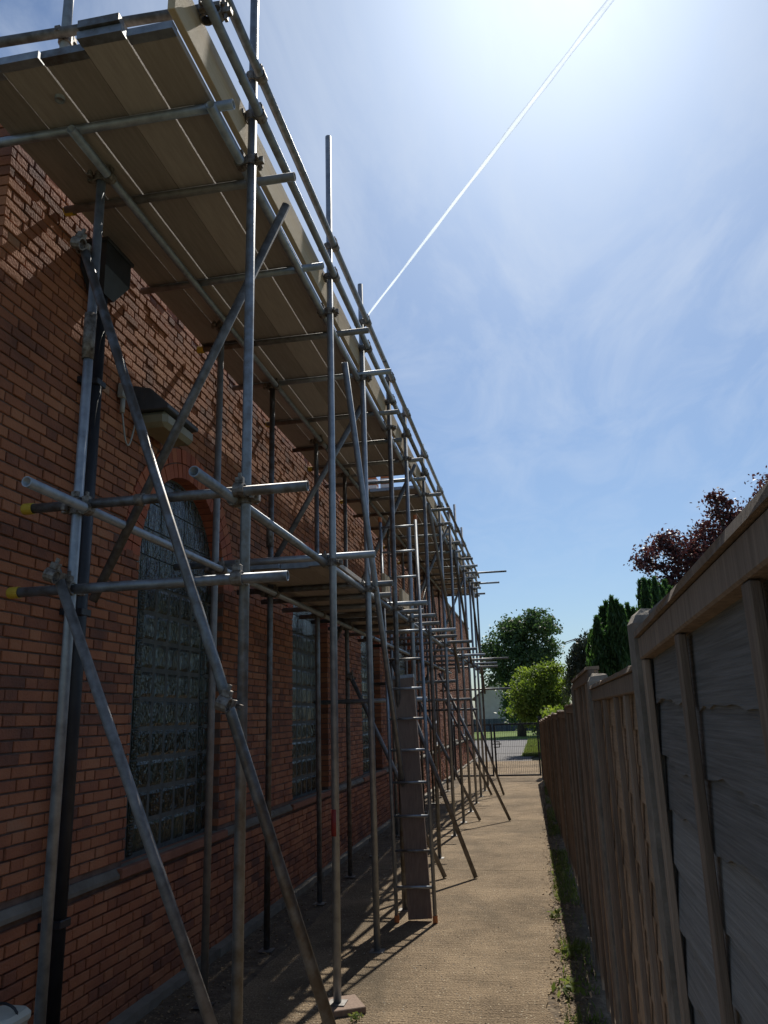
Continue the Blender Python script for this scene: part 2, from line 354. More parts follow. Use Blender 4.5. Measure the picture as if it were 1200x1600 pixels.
sheet('lawn_strip', -40, 8, 55, 92, 0.004, M['lawn'])

# ------------------------------------------------------------------ brick hall
ZTOP, YN, YF = 5.12, 3.2, 33.0
hall = thing('brick_hall', 'long red brick hall with arched glass block windows behind the scaffolding', 'building', (XW, YN, 0))
WIN = [(4.84 + 3.5 * i, 6.34 + 3.5 * i) for i in range(4)]
SILL, SPR = 0.86, 2.80
RAD = 0.75
SW = [(20.55, 21.6), (24.4, 25.5), (28.2, 29.3)]      # plain sash windows further along
SW0, SW1 = 0.96, 2.1
X0 = XW - 0.012; X1 = XW - 0.45
# wall core in mortar: prisms in the y-z plane
bm = bmesh.new()
def prism(poly):
    f = [bm.verts.new((X0, y, z)) for y, z in poly]; b = [bm.verts.new((X1, y, z)) for y, z in poly]
    bm.faces.new(f); bm.faces.new(b[::-1])
    for i in range(len(poly)):
        j = (i + 1) % len(poly); bm.faces.new((f[j], f[i], b[i], b[j]))
op = sorted([(a, b, 'arch') for a, b in WIN] + [(a, b, 'sash') for a, b in SW])
y = YN + 0.012
g = 0.012
for a, b, k in op:
    prism([(y, -0.1), (a - g, -0.1), (a - g, ZTOP), (y, ZTOP)])
    lo = SILL if k == 'arch' else SW0
    prism([(a - g, -0.1), (b + g, -0.1), (b + g, lo - .03), (a - g, lo - .03)])
    if k == 'arch':
        cy = (a + b) / 2; rr = RAD + g
        arc = [(cy - rr * math.cos(math.pi * i / 24), SPR + rr * math.sin(math.pi * i / 24)) for i in range(25)]
        prism(arc + [(b + g, ZTOP), (a - g, ZTOP)])
    else:
        prism([(a - g, SW1 + .02), (b + g, SW1 + .02), (b + g, ZTOP), (a - g, ZTOP)])
    y = b + g
prism([(y, -0.1), (YF, -0.1), (YF, ZTOP), (y, ZTOP)])
# gable return facing the camera
bx(bm, -9.0, X0 - 0.001, YN + 0.012, YN + 0.4, -0.1, ZTOP - 0.003)
bx(bm, -9.0, X1, YF - 0.4, YF - 0.003, -0.1, ZTOP - 0.006)
bmesh.ops.recalc_face_normals(bm, faces=bm.faces)
wall = link('wall', finish(bm, 'wall', M['mortar']), (0, 0, 0), hall)
wall.location = -Vector(hall.location)
# bricks: Flemish bond, (u0,u1,z0,z1,deep,face)  face 0 = long wall (u=y), face 1 = near return (u=x)
CRS, BH, JT, STR, HDR = 0.0625, 0.0525, 0.0095, 0.198, 0.0945
bricks = []
def excl(z0, z1, ylo, yhi):
    """openings on this course as (start, end, is_clean_jamb)"""
    zm = (z0 + z1) / 2; r = []
    for a, b in WIN:
        if zm < SILL - 0.005: continue
        if zm < SPR: r.append((a, b))
        else:
            R2 = RAD + 0.235
            if zm - SPR < R2:
                hw = math.sqrt(R2 * R2 - (zm - SPR) ** 2); r.append(((a + b) / 2 - hw, (a + b) / 2 + hw))
    for a, b in SW:
        if SW0 - .02 < zm < SW1: r.append((a, b))
    return r
nc = int((ZTOP - 0.01) / CRS)
PL0, PL1 = 0.80, 0.862    # string course band
for c in range(nc):
    z0 = 0.02 + c * CRS; z1 = z0 + BH
    if z1 > PL0 and z0 < PL1 - 0.01: continue
    off = (c % 2) * (STR + HDR + 2 * JT) / 2
    ex = excl(z0, z1, YN, YF)
    u = YN - off; k = 0
    while u < YF:
        Lb = STR if k % 2 == 0 else HDR
        segs = [(max(u, YN), min(u + Lb, YF))]
        for a, b in ex:
            ns = []
            for s, e in segs:
                if e <= a or s >= b: ns.append((s, e)); continue
                if s < a - 0.02: ns.append((s, a))
                if e > b + 0.02: ns.append((b, e))
            segs = ns
        for s, e in segs:
            if e - s > 0.02:
                deep = any(abs(s - b) < 1e-6 or abs(e - a) < 1e-6 for a, b in ex) or s < YN + .001
                bricks.append((s, e, z0, z1, deep, 0))
        u += Lb + JT; k += 1
    u = XW - 0.105 - 0.11 * (c % 2) - JT; k = c
    while u > -4.0:
        Lb = STR if k % 2 == 0 else HDR
        bricks.append((u - Lb, u, z0, z1, False, 1)); u -= Lb + JT; k += 1
def brick_box(b):
    """8 corners + chamfered front face, returned relative to the brick's own origin"""
    s, e, z0, z1, deep, face = b
    return s, e, z0, z1
_bc = {}
def brick_verts(lw, hh, dp, face):
    c = 0.0035
    o = [(0, 0), (lw, 0), (lw, hh), (0, hh)]; i_ = [(c, c), (lw - c, c), (lw - c, hh - c), (c, hh - c)]
    vs = []
    for (a, b) in o: vs.append((-dp, a, b))
    for (a, b) in o: vs.append((-c, a, b))
    for (a, b) in i_: vs.append((0, a, b))
    fs = [(0, 1, 5, 4), (1, 2, 6, 5), (2, 3, 7, 6), (3, 0, 4, 7), (4, 5, 9, 8), (5, 6, 10, 9), (6, 7, 11, 10), (7, 4, 8, 11), (8, 9, 10, 11)]
    if face == 1: vs = [(a, -x, b) for x, a, b in vs]; fs = [f[::-1] for f in fs]
    return vs, fs
def projpx(p):
    d = Vector(p) - Vector((0, 0, EYE)); zf = d.dot(fw)
    if zf <= 0.05: return None
    k = 1226.66 / zf
    return 600 + d.dot(rt) * k, 800 - d.dot(up) * k
def in_frame(p):
    q = projpx(p); return q is not None and 2 < q[0] < 1198 and 2 < q[1] < 1598
def centre(b): return ((XW, (b[0] + b[1]) / 2, (b[2] + b[3]) / 2) if b[5] == 0 else ((b[0] + b[1]) / 2, YN, (b[2] + b[3]) / 2))
def hidden(b):
    c = centre(b); return b[5] == 0 and c[2] > 4.62
order = sorted(range(len(bricks)), key=lambda i: (0 if in_frame(centre(bricks[i])) and not hidden(bricks[i]) and bricks[i][1] - bricks[i][0] > 0.09 else 1, (Vector(centre(bricks[i])) - Vector((0, 0, EYE))).length))
singles = set(order[:300])
V = []; F = []
for i, b in enumerate(bricks):
    s, e, z0, z1, deep, face = b
    lw = round(e - s, 4); dp = 0.115 if deep else 0.03
    pj = float(rng.normal(0, 0.0022))
    org = (XW + pj, s, z0) if face == 0 else (s, YN - pj, z0)
    if z1 < PL0: org = (org[0] + 0.014, org[1], org[2]) if face == 0 else (org[0], org[1] - 0.014, org[2])
    if i in singles:
        key = (lw, dp, face)
        if key not in _bc:
            vs, fs = brick_verts(lw, BH, dp, face); _bc[key] = mesh('brick', vs, fs, M['brick'])
        link('brick', _bc[key], org, wall)
    else:
        vs, fs = brick_verts(lw, BH, dp, face); n = len(V)
        jz = float(rng.normal(0, 0.0012)) if face == 0 else 0
        V += [(x + org[0], y_ + org[1], z_ + org[2] + jz) for x, y_, z_ in vs]; F += [tuple(q + n for q in f) for f in fs]
bw = link('brickwork', mesh('brickwork', V, F, M['brick']), (0, 0, 0), wall); tag(bw, kind='stuff')
# string course, sills, arches, glass
bm = bmesh.new(); yy = YN - 0.03
sc = []
while yy < YF:
    e = min(yy + 0.9, YF); sc.append((yy, e)); yy = e
for s, e in sc:
    sbm = bmesh.new()
    pr = [(XW - 0.05, PL0 + .002), (XW + 0.03, PL0 + .002), (XW + 0.03, PL0 + 0.024), (XW + 0.002, PL1 - 0.004), (XW - 0.05, PL1 - 0.004)]
    A_ = [sbm.verts.new((x, s + 0.003, z)) for x, z in pr]; B_ = [sbm.verts.new((x, e - 0.003, z)) for x, z in pr]
    sbm.faces.new(A_); sbm.faces.new(B_[::-1])
    for i in range(5): sbm.faces.new((A_[(i + 1) % 5], A_[i], B_[i], B_[(i + 1) % 5]))
    bmesh.ops.recalc_face_normals(sbm, faces=sbm.faces)
    me = finish(sbm, 'string_course_stone', M['stone']); link('string_course_stone', me, (0, 0, 0), wall)
bm.free()
_gb = {}
def glass_block(sy, sz, ribbed):
    k = (round(sy, 3), round(sz, 3), ribbed)
    if k in _gb: return _gb[k]
    b_ = bmesh.new()
    if ribbed:
        bx(b_, -0.06, 0, 0, sy, 0, sz, 0.004)
        n = max(3, int(sz / 0.021))
        for i in range(n):
            z = sz * (i + 0.5) / n; bx(b_, -0.002, 0.006, 0.01, sy - 0.01, z - 0.0065, z + 0.0065, 0.003)
    else:
        # domed pane with a moulded rim
        nn = 6; gv = []
        for i in range(nn + 1):
            for j in range(nn + 1):
                a = i / nn; c = j / nn
                d = min(a, 1 - a, c, 1 - c)
                gv.append(b_.verts.new((0.0 if d > 0.01 else -0.012, sy * a, sz * c)))
        for i in range(nn):
            for j in range(nn):
                b_.faces.new((gv[i * (nn + 1) + j], gv[(i + 1) * (nn + 1) + j], gv[(i + 1) * (nn + 1) + j + 1], gv[i * (nn + 1) + j + 1]))
        bx(b_, -0.06, -0.0115, 0, sy, 0, sz)
    _gb[k] = finish(b_, 'glass_block', M['glass']); return _gb[k]
XG = XW - 0.10
def clip_arch_block(y0, y1, z0, z1, cy):
    """block cut to the curve of the arch"""
    def zt(y): 
        q = (RAD - 0.02) ** 2 - (y - cy) ** 2
        return SPR + math.sqrt(q) if q > 0 else SPR - 1
    pts = []
    n = 8
    top = [(y0 + (y1 - y0) * i / n, min(z1, zt(y0 + (y1 - y0) * i / n))) for i in range(n + 1)]
    top = [(a, b) for a, b in top if b > z0 + 0.012]
    if len(top) < 2: return None
    poly = [(top[0][0], z0)] + [(top[-1][0], z0)] + top[::-1]
    b_ = bmesh.new()
    f = [b_.verts.new((0, a, b)) for a, b in poly]; k = [b_.verts.new((-0.06, a, b)) for a, b in poly]
    b_.faces.new(f); b_.faces.new(k[::-1])
    for i in range(len(poly)):
        j = (i + 1) % len(poly); b_.faces.new((f[j], f[i], k[i], k[j]))
    bmesh.ops.recalc_face_normals(b_, faces=b_.faces)
    return finish(b_, 'glass_block', M['glass'])
for wi, (a, b) in enumerate(WIN):
    cy = (a + b) / 2
    # joint panel behind the blocks is the window part itself
    b_ = bmesh.new()
    rr = RAD + 0.004
    poly = [(a - .004, SILL - .01), (b + .004, SILL - .01)] + [(cy + rr * math.cos(math.pi * i / 24), SPR + rr * math.sin(math.pi * i / 24)) for i in range(25)]
    f = [b_.verts.new((XG - 0.008, y, z)) for y, z in poly]; k = [b_.verts.new((XG - 0.09, y, z)) for y, z in poly]
    b_.faces.new(f); b_.faces.new(k[::-1])
    for i in range(len(poly)):
        j = (i + 1) % len(poly); b_.faces.new((f[j], f[i], k[i], k[j]))
    bmesh.ops.recalc_face_normals(b_, faces=b_.faces)
    win = link('window', finish(b_, 'window', M['block_joint']), (0, 0, 0), hall); win.location = -Vector(hall.location)
    cols = []; yy = a + 0.012; jw = 0.0105
    for wd, rb in ((0.19, 0), (0.075, 1), (0.19, 0), (0.19, 0), (0.19, 0), (0.19, 0), (0.19, 0), (0.075, 1), (0.10, 0)):
        cols.append((yy, yy + wd, rb)); yy += wd + jw
    z = SILL + 0.012
    while z < SPR + RAD:
        z1 = z + 0.19
        for y0, y1, rb in cols:
            if z1 <= SPR:
                link('glass_block', glass_block(y1 - y0, 0.19, bool(rb)), (XG + (0.004 if rb else 0), y0, z), win)
            else:
                me = clip_arch_block(y0, y1, z, z1, cy)
                if me: link('glass_block', me, (XG, 0, 0), win)
        z = z1 + 0.0105
    # sill of moulded brick pieces, standing proud
    sb = bmesh.new()
    bx(sb, XW - 0.1, XW + 0.045, a - 0.10, b + 0.10, SILL - 0.062, SILL - 0.004, 0.006)
    link('sill', finish(sb, 'sill', M['sill']), (0, 0, 0), win).location = (0, 0, 0)
    # two rings of voussoirs round the head
    nv = 34
    for ring in range(2):
        ra = RAD + ring * 0.118 + 0.002; rb_ = ra + 0.108
        for i in range(nv):
            t0 = math.pi * (i + 0.06) / nv; t1 = math.pi * (i + 0.94) / nv
            vb = bmesh.new(); pj = float(rng.normal(0.003, 0.0015))
            q = [(cy + r_ * math.cos(t), SPR + r_ * math.sin(t)) for r_, t in ((ra, t0), (rb_, t0), (rb_, t1), (ra, t1))]
            f = [vb.verts.new((XW + pj, y, z)) for y, z in q]; k = [vb.verts.new((XW - (0.115 if ring == 0 else 0.03), y, z)) for y, z in q]
            vb.faces.new(f); vb.faces.new(k[::-1])
            for s_ in range(4):
                j = (s_ + 1) % 4; vb.faces.new((f[j], f[s_], k[s_], k[j]))
            bmesh.ops.recalc_face_normals(vb, faces=vb.faces)
            link('arch_brick', finish(vb, 'arch_brick', M['arch_brick']), (0, 0, 0), win).location = (0, 0, 0)
for a, b in SW:
    fb = bmesh.new(); t = 0.06
    bx(fb, XW - .10, XW - .04, a, a + t, SW0, SW1); bx(fb, XW - .10, XW - .04, b - t, b, SW0, SW1)
    bx(fb, XW - .098, XW - .042, a + t, b - t, SW0, SW0 + t); bx(fb, XW - .098, XW - .042, a + t, b - t, SW1 - t, SW1)
    bx(fb, XW - .095, XW - .03, a + t, b - t, (SW0 + SW1) / 2 - .03, (SW0 + SW1) / 2 + .03)
    win = link('window', finish(fb, 'window', M['white']), (0, 0, 0), hall); win.location = -Vector(hall.location)
    for z0, z1 in ((SW0 + t, (SW0 + SW1) / 2 - .03), ((SW0 + SW1) / 2 + .03, SW1 - t)):
        pb = bmesh.new(); bx(pb, XW - .08, XW - .07, a + t, b - t, z0, z1); link('pane', finish(pb, 'pane', M['pane']), (0, 0, 0), win).location = (0, 0, 0)
    sb = bmesh.new(); bx(sb, XW - .1, XW + .06, a - .06, b + .06, SW0 - .07, SW0 - .004, .006); link('sill', finish(sb, 'sill', M['stone']), (0, 0, 0), win).location = (0, 0, 0)
# coping and flat roof behind the parapet
yy = YN - .03; 
while yy < YF:
    e = min(yy + .75, YF + .03); cb = bmesh.new(); bx(cb, XW - .42, XW + .02, yy + .004, e - .004, ZTOP + .002, ZTOP + .07, .008)
    link('coping_stone', finish(cb, 'coping_stone', M['stone']), (0, 0, 0), wall); yy = e
for o in wall.children:
    if o.name.startswith(('coping', 'string_course')): o.location = (0, 0, 0)
rb = bmesh.new(); bx(rb, -9, X1 - .003, YN + .41, YF - .42, ZTOP - .5, ZTOP - .4); link('roof', finish(rb, 'roof', M['felt']), (0, 0, 0), hall).location = -Vector(hall.location)

# rain water pipe with hopper head
rp = thing('downpipe', 'black rainwater pipe with hopper head beside the first inner pole', 'drainpipe', (-2.5, 4.05, 0))
link('pipe', tube_mesh('pipe', (-2.505, 4.05, 0.0), (-2.505, 4.05, 4.33), M['pipe'], 0.04, 0.004, 18), (-2.505, 4.05, 0.0), rp)
hb = bmesh.new()
lo = [(-2.555, 3.99, 4.30), (-2.455, 3.99, 4.30), (-2.455, 4.11, 4.30), (-2.555, 4.11, 4.30)]
mi = [(-2.57, 3.90, 4.44), (-2.40, 3.90, 4.44), (-2.40, 4.20, 4.44), (-2.57, 4.20, 4.44)]
tp = [(-2.57, 3.90, 4.60), (-2.40, 3.90, 4.60), (-2.40, 4.20, 4.60), (-2.57, 4.20, 4.60)]
rg = [[hb.verts.new(p) for p in q] for q in (lo, mi, tp)]
for a_, b_ in zip(rg[:-1], rg[1:]):
    for i in range(4): hb.faces.new((a_[i], a_[(i + 1) % 4], b_[(i + 1) % 4], b_[i]))
hb.faces.new(rg[0][::-1])
bx(hb, -2.571, -2.385, 3.885, 4.215, 4.60, 4.625, .004)
link('hopper', finish(hb, 'hopper', M['pipe']), (0, 0, 0), rp).location = -Vector(rp.location)
for z in (0.7, 2.3, 3.7):
    cbm = bmesh.new(); bx(cbm, -2.572, -2.462, 4.0, 4.10, z, z + .04, .004); bx(cbm, -2.574, -2.55, 3.96, 4.14, z + .002, z + .038)
    link('pipe_bracket', finish(cbm, 'pipe_bracket', M['pipe']), (0, 0, 0), rp).location = -Vector(rp.location)

# wall lamp above the first window
lm = thing('wall_lamp', 'dark hooded lamp with cream diffuser on the wall above the first window', 'lamp', (XW, 4.9, 3.7))
hm = bmesh.new()
pr = [(XW + .004, 3.96), (XW + .13, 3.93), (XW + .27, 3.80), (XW + .27, 3.77), (XW + .004, 3.77)]
A_ = [hm.verts.new((x, 4.62, z)) for x, z in pr]; B_ = [hm.verts.new((x, 5.12, z)) for x, z in pr]
hm.faces.new(A_); hm.faces.new(B_[::-1])
for i in range(5): hm.faces.new((A_[(i + 1) % 5], A_[i], B_[i], B_[(i + 1) % 5]))
bmesh.ops.recalc_face_normals(hm, faces=hm.faces)
bmesh.ops.bevel(hm, geom=hm.edges[:], offset=.006, segments=1, affect='EDGES')
link('hood', finish(hm, 'hood', M['hood']), (0, 0, 0), lm).location = -Vector(lm.location)
dm = bmesh.new(); bx(dm, XW + .02, XW + .25, 4.64, 5.10, 3.655, 3.768, .03)
link('diffuser', finish(dm, 'diffuser', M['diffuser']), (0, 0, 0), lm).location = -Vector(lm.location)
jb = thing('junction_box', 'small grey cable box beside the hooded wall lamp', 'cable box', (XW, 4.44, 3.78))
link('box_body', box_mesh('box_body', .05, .075, .1, M['grey_plastic'], .008), (XW + .03, 4.45, 3.84), jb)
link('gland', tube_mesh('gland', (0, 0, 0), (0, 0, -.10), M['grey_plastic'], .016, .01, 10), (XW + .03, 4.45, 3.79), jb)
link('cable', rod_mesh('cable', [(XW + .03, 4.45 + .19 * t, 3.70 - .22 * math.sin(math.pi * t) + .03 * t) for t in [i / 12 for i in range(13)]], .006, M['grey_plastic'], 6), (XW + .03, 4.45, 3.70), jb)

# ------------------------------------------------------------------ scaffold
XO, XI = -1.315, -2.17
sf = thing('scaffold', 'galvanised tube scaffold with timber decks along the brick hall', 'scaffold', (XO, 3.48, 0))
def coupler_mesh():
    b = bmesh.new()
    def ring(d, off):
        d, u, v = frame_of(d); seg = 12; rs = []
        for t in (-.026, .026):
            for r in (.026, .034):
                rs.append([b.verts.new(Vector(off) + d * t + (u * math.cos(2 * math.pi * i / seg) + v * math.sin(2 * math.pi * i / seg)) * r) for i in range(seg)])
        o = [0, 1, 3, 2]
        for k in range(4):
            p, q = rs[o[k]], rs[o[(k + 1) % 4]]
            for i in range(seg): b.faces.new((p[i], p[(i + 1) % seg], q[(i + 1) % seg], q[i]))
    ring((0, 0, 1), (0, 0, 0)); ring((0, 1, 0), (-.052, 0, 0))
    bx(b, .030, .075, -.016, .016, -.018, .018, .003); bx(b, .04, .056, -.052, .052, -.011, .011, .002)
    bx(b, .026, .045, .034, .062, -.016, .016, .002); bx(b, -.07, -.034, -.02, .02, .03, .062, .003); bx(b, -.058, -.046, -.008, .008, .055, .085)
    bmesh.ops.recalc_face_normals(b, faces=b.faces)
    return finish(b, 'coupler', M['coupler'])
CPL = coupler_mesh()
CAP = lathe('end_cap', [(0.0, .012), (.026, .012), (.029, .006), (.029, -.045), (.026, -.045)], M['yellow'], 16)
def tube(name, A, B, m='steel', r=TR):
    return link(name, tube_mesh(name, A, B, M[m], r), A, sf)
def clamp(t, p, rz=0.0, rx=0.0):
    return link('coupler', CPL, p, t, (rx, 0, rz))
def cap_at(t, p, d):
    o = link('end_cap', CAP, p, t); o.rotation_euler = Vector(d).to_track_quat('Z', 'Y').to_euler(); return o
PLATE = lathe('base_plate', [(.0, .006), (.075, .006), (.075, 0), (.0, 0)], M['old_steel'], 4)
DZ = 4.72            # underside of the upper deck
OUT = [3.48, 5.17, 6.40, 7.69, 8.75, 10.35, 12.2, 13.65, 15.1, 16.5, 17.8, 19.1, 20.25]
TOP = [6.25, 6.20, 5.60, 5.32, 5.34, 5.38, 5.30, 5.34, 5.75, 5.6, 5.3, 5.25, 5.3]
INN = [3.42, 5.17, 6.36, 7.9, 9.18, 10.5, 12.2, 13.65, 15.1, 16.5, 17.8, 19.1, 20.25]
sole = box_mesh('sole_board', .22, .24, .038, M['plank'], .004)
outs = []; inns = []
for i, (y, zt) in enumerate(zip(OUT, TOP)):
    lean = float(rng.normal(0, .008))
    z0 = .045 if i == 1 else .006
    t = tube('standard', (XO, y, z0), (XO + lean, y + float(rng.normal(0, .008)), zt)); outs.append(t)
    if i == 1: link('sole_board', sole, (XO + .03, y + .02, .019), t, (0, 0, .5))
    o = link('base_plate', PLATE, (XO, y, z0 - .006), t, (0, 0, R(45)))
    for z in (2.74, 4.65): clamp(t, (XO, y, z))
    for z in (4.94, 5.20): clamp(t, (XO, y, z), math.pi)
for i, y in enumerate(INN):
    t = tube('standard', (XI, y, .012), (XI + float(rng.normal(0, .006)), y + float(rng.normal(0, .006)), 4.70), 'old_steel' if i % 3 == 1 else 'steel'); inns.append(t)
    link('base_plate', PLATE, (XI, y, -.002), t, (0, 0, R(45)))
    for z in (2.74, 4.65): clamp(t, (XI, y, z), math.pi)
    if i in (0, 2, 5):   # joint sleeve
        link('sleeve', tube_mesh('sleeve', (0, 0, 0), (0, 0, .26), M['coupler'], .031, .005), (XI, y, 3.55 - .4 * (i > 0) - .5 * (i == 5)), t)
link('paint_band', tube_mesh('paint_band', (0, 0, 0), (0, 0, .16), M['red'], TR + .0012, .002), (XO, OUT[1], 0.98), outs[1])
# ledgers and guard rails, in lengths lapped at the standards
def run(name, x, z, ys, m='steel', dz=0.0):
    for a, b in zip(ys[:-1], ys[1:]):
        tube(name, (x, a + .012, z), (x, b - .012, z + dz), m)
run('ledger', XI + .052, 2.74, [2.93, 8.55, 13.9, 20.6])
run('ledger', XO - .052, 2.74, [2.99, 6.95, 12.6, 20.6])
run('ledger', XI + .052, 4.65, [3.03, 8.1, 14.2, 20.5])
run('ledger', XO - .052, 4.65, [3.03, 8.3, 13.1, 20.5])
run('guard_rail', XO + .052, 5.20, [2.4, 7.2, 12.9, 20.7])
run('guard_rail', XO + .052, 4.94, [2.2, 7.9, 13.4, 20.9])
# end rail and its short post
t = tube('guard_rail', (-2.75, 2.86, 5.09), (-1.24, 2.86, 5.03), 'old_steel'); clamp(t, (-1.263, 2.86, 4.99), 0, R(90))
t = tube('standard', (-2.10, 2.91, 4.70), (-2.10, 2.91, 6.1)); clamp(t, (-2.10, 2.91, 5.07), R(-90))
# far end rails
for z in (4.98, 5.26): tube('guard_rail', (-2.4, 20.32, z), (-.72 + .2 * (z > 5.1), 20.32, z))
for z in (2.3, 3.05): tube('guard_rail', (-2.4, 20.34, z), (-.62, 20.34, z))
# upper transoms
UT = [3.11, 3.70, 4.62, 5.60, 6.40, 7.37, 8.20, 8.95, 9.75, 10.55, 11.4, 12.3, 13.1, 13.8, 14.6, 15.4, 16.2, 17.0, 17.7, 18.4, 19.2, 20.2]
for i, y in enumerate(UT):
    xr = [-1.27, -1.13, -1.21, -1.10, -1.06, -1.16][i % 6] if i else -1.27
    if i > 13: xr += .1 * rng.random()
    xl = XW + .02 if i % 3 else XW + .035
    if i == 0: xl = -3.1
    t = tube('transom', (xr, y, DZ - TR - .002), (xl, y + float(rng.normal(0, .01)), DZ - TR - .002), 'old_steel' if i % 2 else 'steel')
    if i and i % 2: cap_at(t, (xl, y, DZ - TR - .002), (-1, 0, 0))
# lower transoms
LT = [(3.43, 2.765, -2.46, -.985), (3.42, 2.34, -2.49, -1.08), (5.22, 2.79, -2.5, -1.02), (6.47, 2.79, -2.5, -1.12), (7.1, 2.79, -2.5, -1.25), (7.75, 2.79, -2.5, -1.0), (8.35, 2.79, -2.5, -1.12),
      (8.82, 2.79, -2.5, -1.05), (9.6, 2.79, -2.5, -1.1), (10.42, 2.79, -2.5, -.98), (11.3, 2.79, -2.5, -1.05), (12.27, 2.79, -2.5, -.92), (13.72, 2.79, -2.5, -.95), (15.17, 2.79, -2.5, -.9),
      (16.57, 2.79, -2.5, -.85), (17.87, 2.79, -2.5, -.8), (19.17, 2.79, -2.5, -.85), (8.95, 1.88, -2.5, -1.2), (13.75, 1.95, -2.5, -1.1), (16.6, 1.8, -2.5, -1.2), (12.3, 2.2, -2.5, -1.2)]
for i, (y, z, a, b) in enumerate(LT):
    t = tube('transom', (a, y, z), (b, y, z), 'steel' if i < 3 or i % 2 else 'old_steel')
    if i < 2:
        cap_at(t, (a, y, z), (-1, 0, 0))
        for x in (XO, XI): clamp(t, (x, y + .03, z), R(90))
    if i == 0: link('sleeve', tube_mesh('sleeve', (0, 0, 0), (.045, 0, 0), M['coupler'], .03, .005), (-1.86, y, z), t)
# rakers and braces
def rak(A, B, m='steel', cl=()):
    A = Vector(A); B = Vector(B); t = tube('raker', A, B, m)
    for k in cl: clamp(t, A.lerp(B, k), R(90), R(20))
    return t
rak((-2.235, 3.365, 4.26), (-.695, 3.365, .012), 'steel', (.02, .585))
rak((-2.225, 3.36, 2.44), (-1.145, 3.36, .012), 'old_steel', (.02,))
rak((-2.13, 9.13, 2.20), (-1.11, 9.12, .012), 'old_steel', (.02,)); rak((-1.62, 9.10, 2.35), (-.78, 9.12, .012), 'old_steel', (.2,))
rak((-2.12, 13.78, 2.2), (-1.06, 13.8, .012), 'old_steel'); rak((-1.62, 13.75, 2.40), (-.57, 13.78, .012), 'old_steel')
rak((-2.0, 17.95, 2.0), (-1.1, 17.95, .012), 'old_steel'); rak((-1.45, 17.92, 2.02), (-.84, 17.95, .012), 'old_steel')
def brace(A, B, m='steel'): return tube('brace', A, B, m)
brace((-1.20, 3.76, 4.56), (-2.28, 3.80, 2.34), 'old_steel')
brace((-1.36, 6.49, 4.42), (-2.28, 6.46, 2.85), 'old_steel')
brace((-1.22, 8.84, 4.6), (-2.25, 8.84, 2.5), 'old_steel'); brace((-1.22, 12.3, 4.6), (-2.25, 12.3, 2.4), 'old_steel'); brace((-1.3, 16.6, 4.6), (-2.25, 16.6, 2.4), 'old_steel')
brace((-1.265, 5.44, 4.36), (-1.265, 8.22, .012)); brace((-1.255, 10.3, 4.5), (-1.255, 13.6, 2.4), 'old_steel')
brace((-1.26, 17.6, 4.5), (-1.26, 20.3, 2.2), 'old_steel'); brace((-2.12, 13.9, 2.4), (-2.12, 16.6, 4.6), 'old_steel'); brace((-2.22, 18.2, 4.6), (-2.22, 20.1, 2.4), 'old_steel')
brace((-1.255, 16.4, 2.7), (-1.255, 13.8, 4.55), 'old_steel')
# boards
def board(name, x0, x1, y0, y1, z, th=.038, m='board', parent=sf):
    b = bmesh.new(); bx(b, 0, x1 - x0, 0, y1 - y0, 0, th, .003)
    o = link(name, finish(b, name, M[m]), (x0, y0, z), parent)
    for yy in (y0 - .0015, y1 - .0485):
        if parent is sf and th < .05:
            e = bmesh.new(); bx(e, -.0012, x1 - x0 + .0012, 0, .05, -.0012, th + .0012)
            link('end_band', finish(e, 'end_band', M['steel']), (x0, yy, z), o)
    return o
BW = .2195; GAP = .0055
for k in range(5):
    x1 = -1.385 - k * (BW + GAP); x0 = x1 - BW
    ends = [2.65 + [0, -.035, .03, .02, .06][k]]
    yy = ends[0]
    stops = [6.45, 9.60] if k < 3 else [5.6, 9.45]
    segs = [(yy, stops[0]), (stops[0] + .008, stops[1])]
    st = 10.25 if k < 3 else stops[1] + .008
    while st < 20.3:
        e = min(st + 3.9 - .3 * (k % 2), 20.42); segs.append((st, e - .008)); st = e
    for a, b in segs:
        z = DZ + float(rng.random()) * .004
        board('deck_board', x0, x1 + (-.002 if k in (1, 3) else float(rng.random()) * .0045), a, b, z)
    if k in (1,):   # a lapped board end lies on top at the near end
        board('deck_board', x0 + .01, x1 - .01, 2.60, 4.1, DZ + .046)
yy = 2.60
while yy < 20.3:
    e = min(yy + 3.0, 20.5); zz = DZ + .05
    b = bmesh.new(); bx(b, 0, .036, 0, e - yy - .012, 0, .222, .003)
    link('toe_board', finish(b, 'toe_board', M['toe']), (-1.385, yy, DZ + .05), sf, (0, R(1.0), 0)); yy = e
# lower deck
for k in range(4):
    x1 = -1.40 - k * (BW + GAP)
    for a, b in ((5.62 + .05 * (k % 2), 9.2), (9.21, 10.4)):
        board('deck_board', x1 - BW, x1, a, b, 2.817)
for a, b in ((7.45, 7.72), (8.45, 9.2)):
    bb = bmesh.new(); bx(bb, 0, .036, 0, b - a, 0, .2, .003); link('toe_board', finish(bb, 'toe_board', M['toe']), (-1.40, a, 2.86), sf)

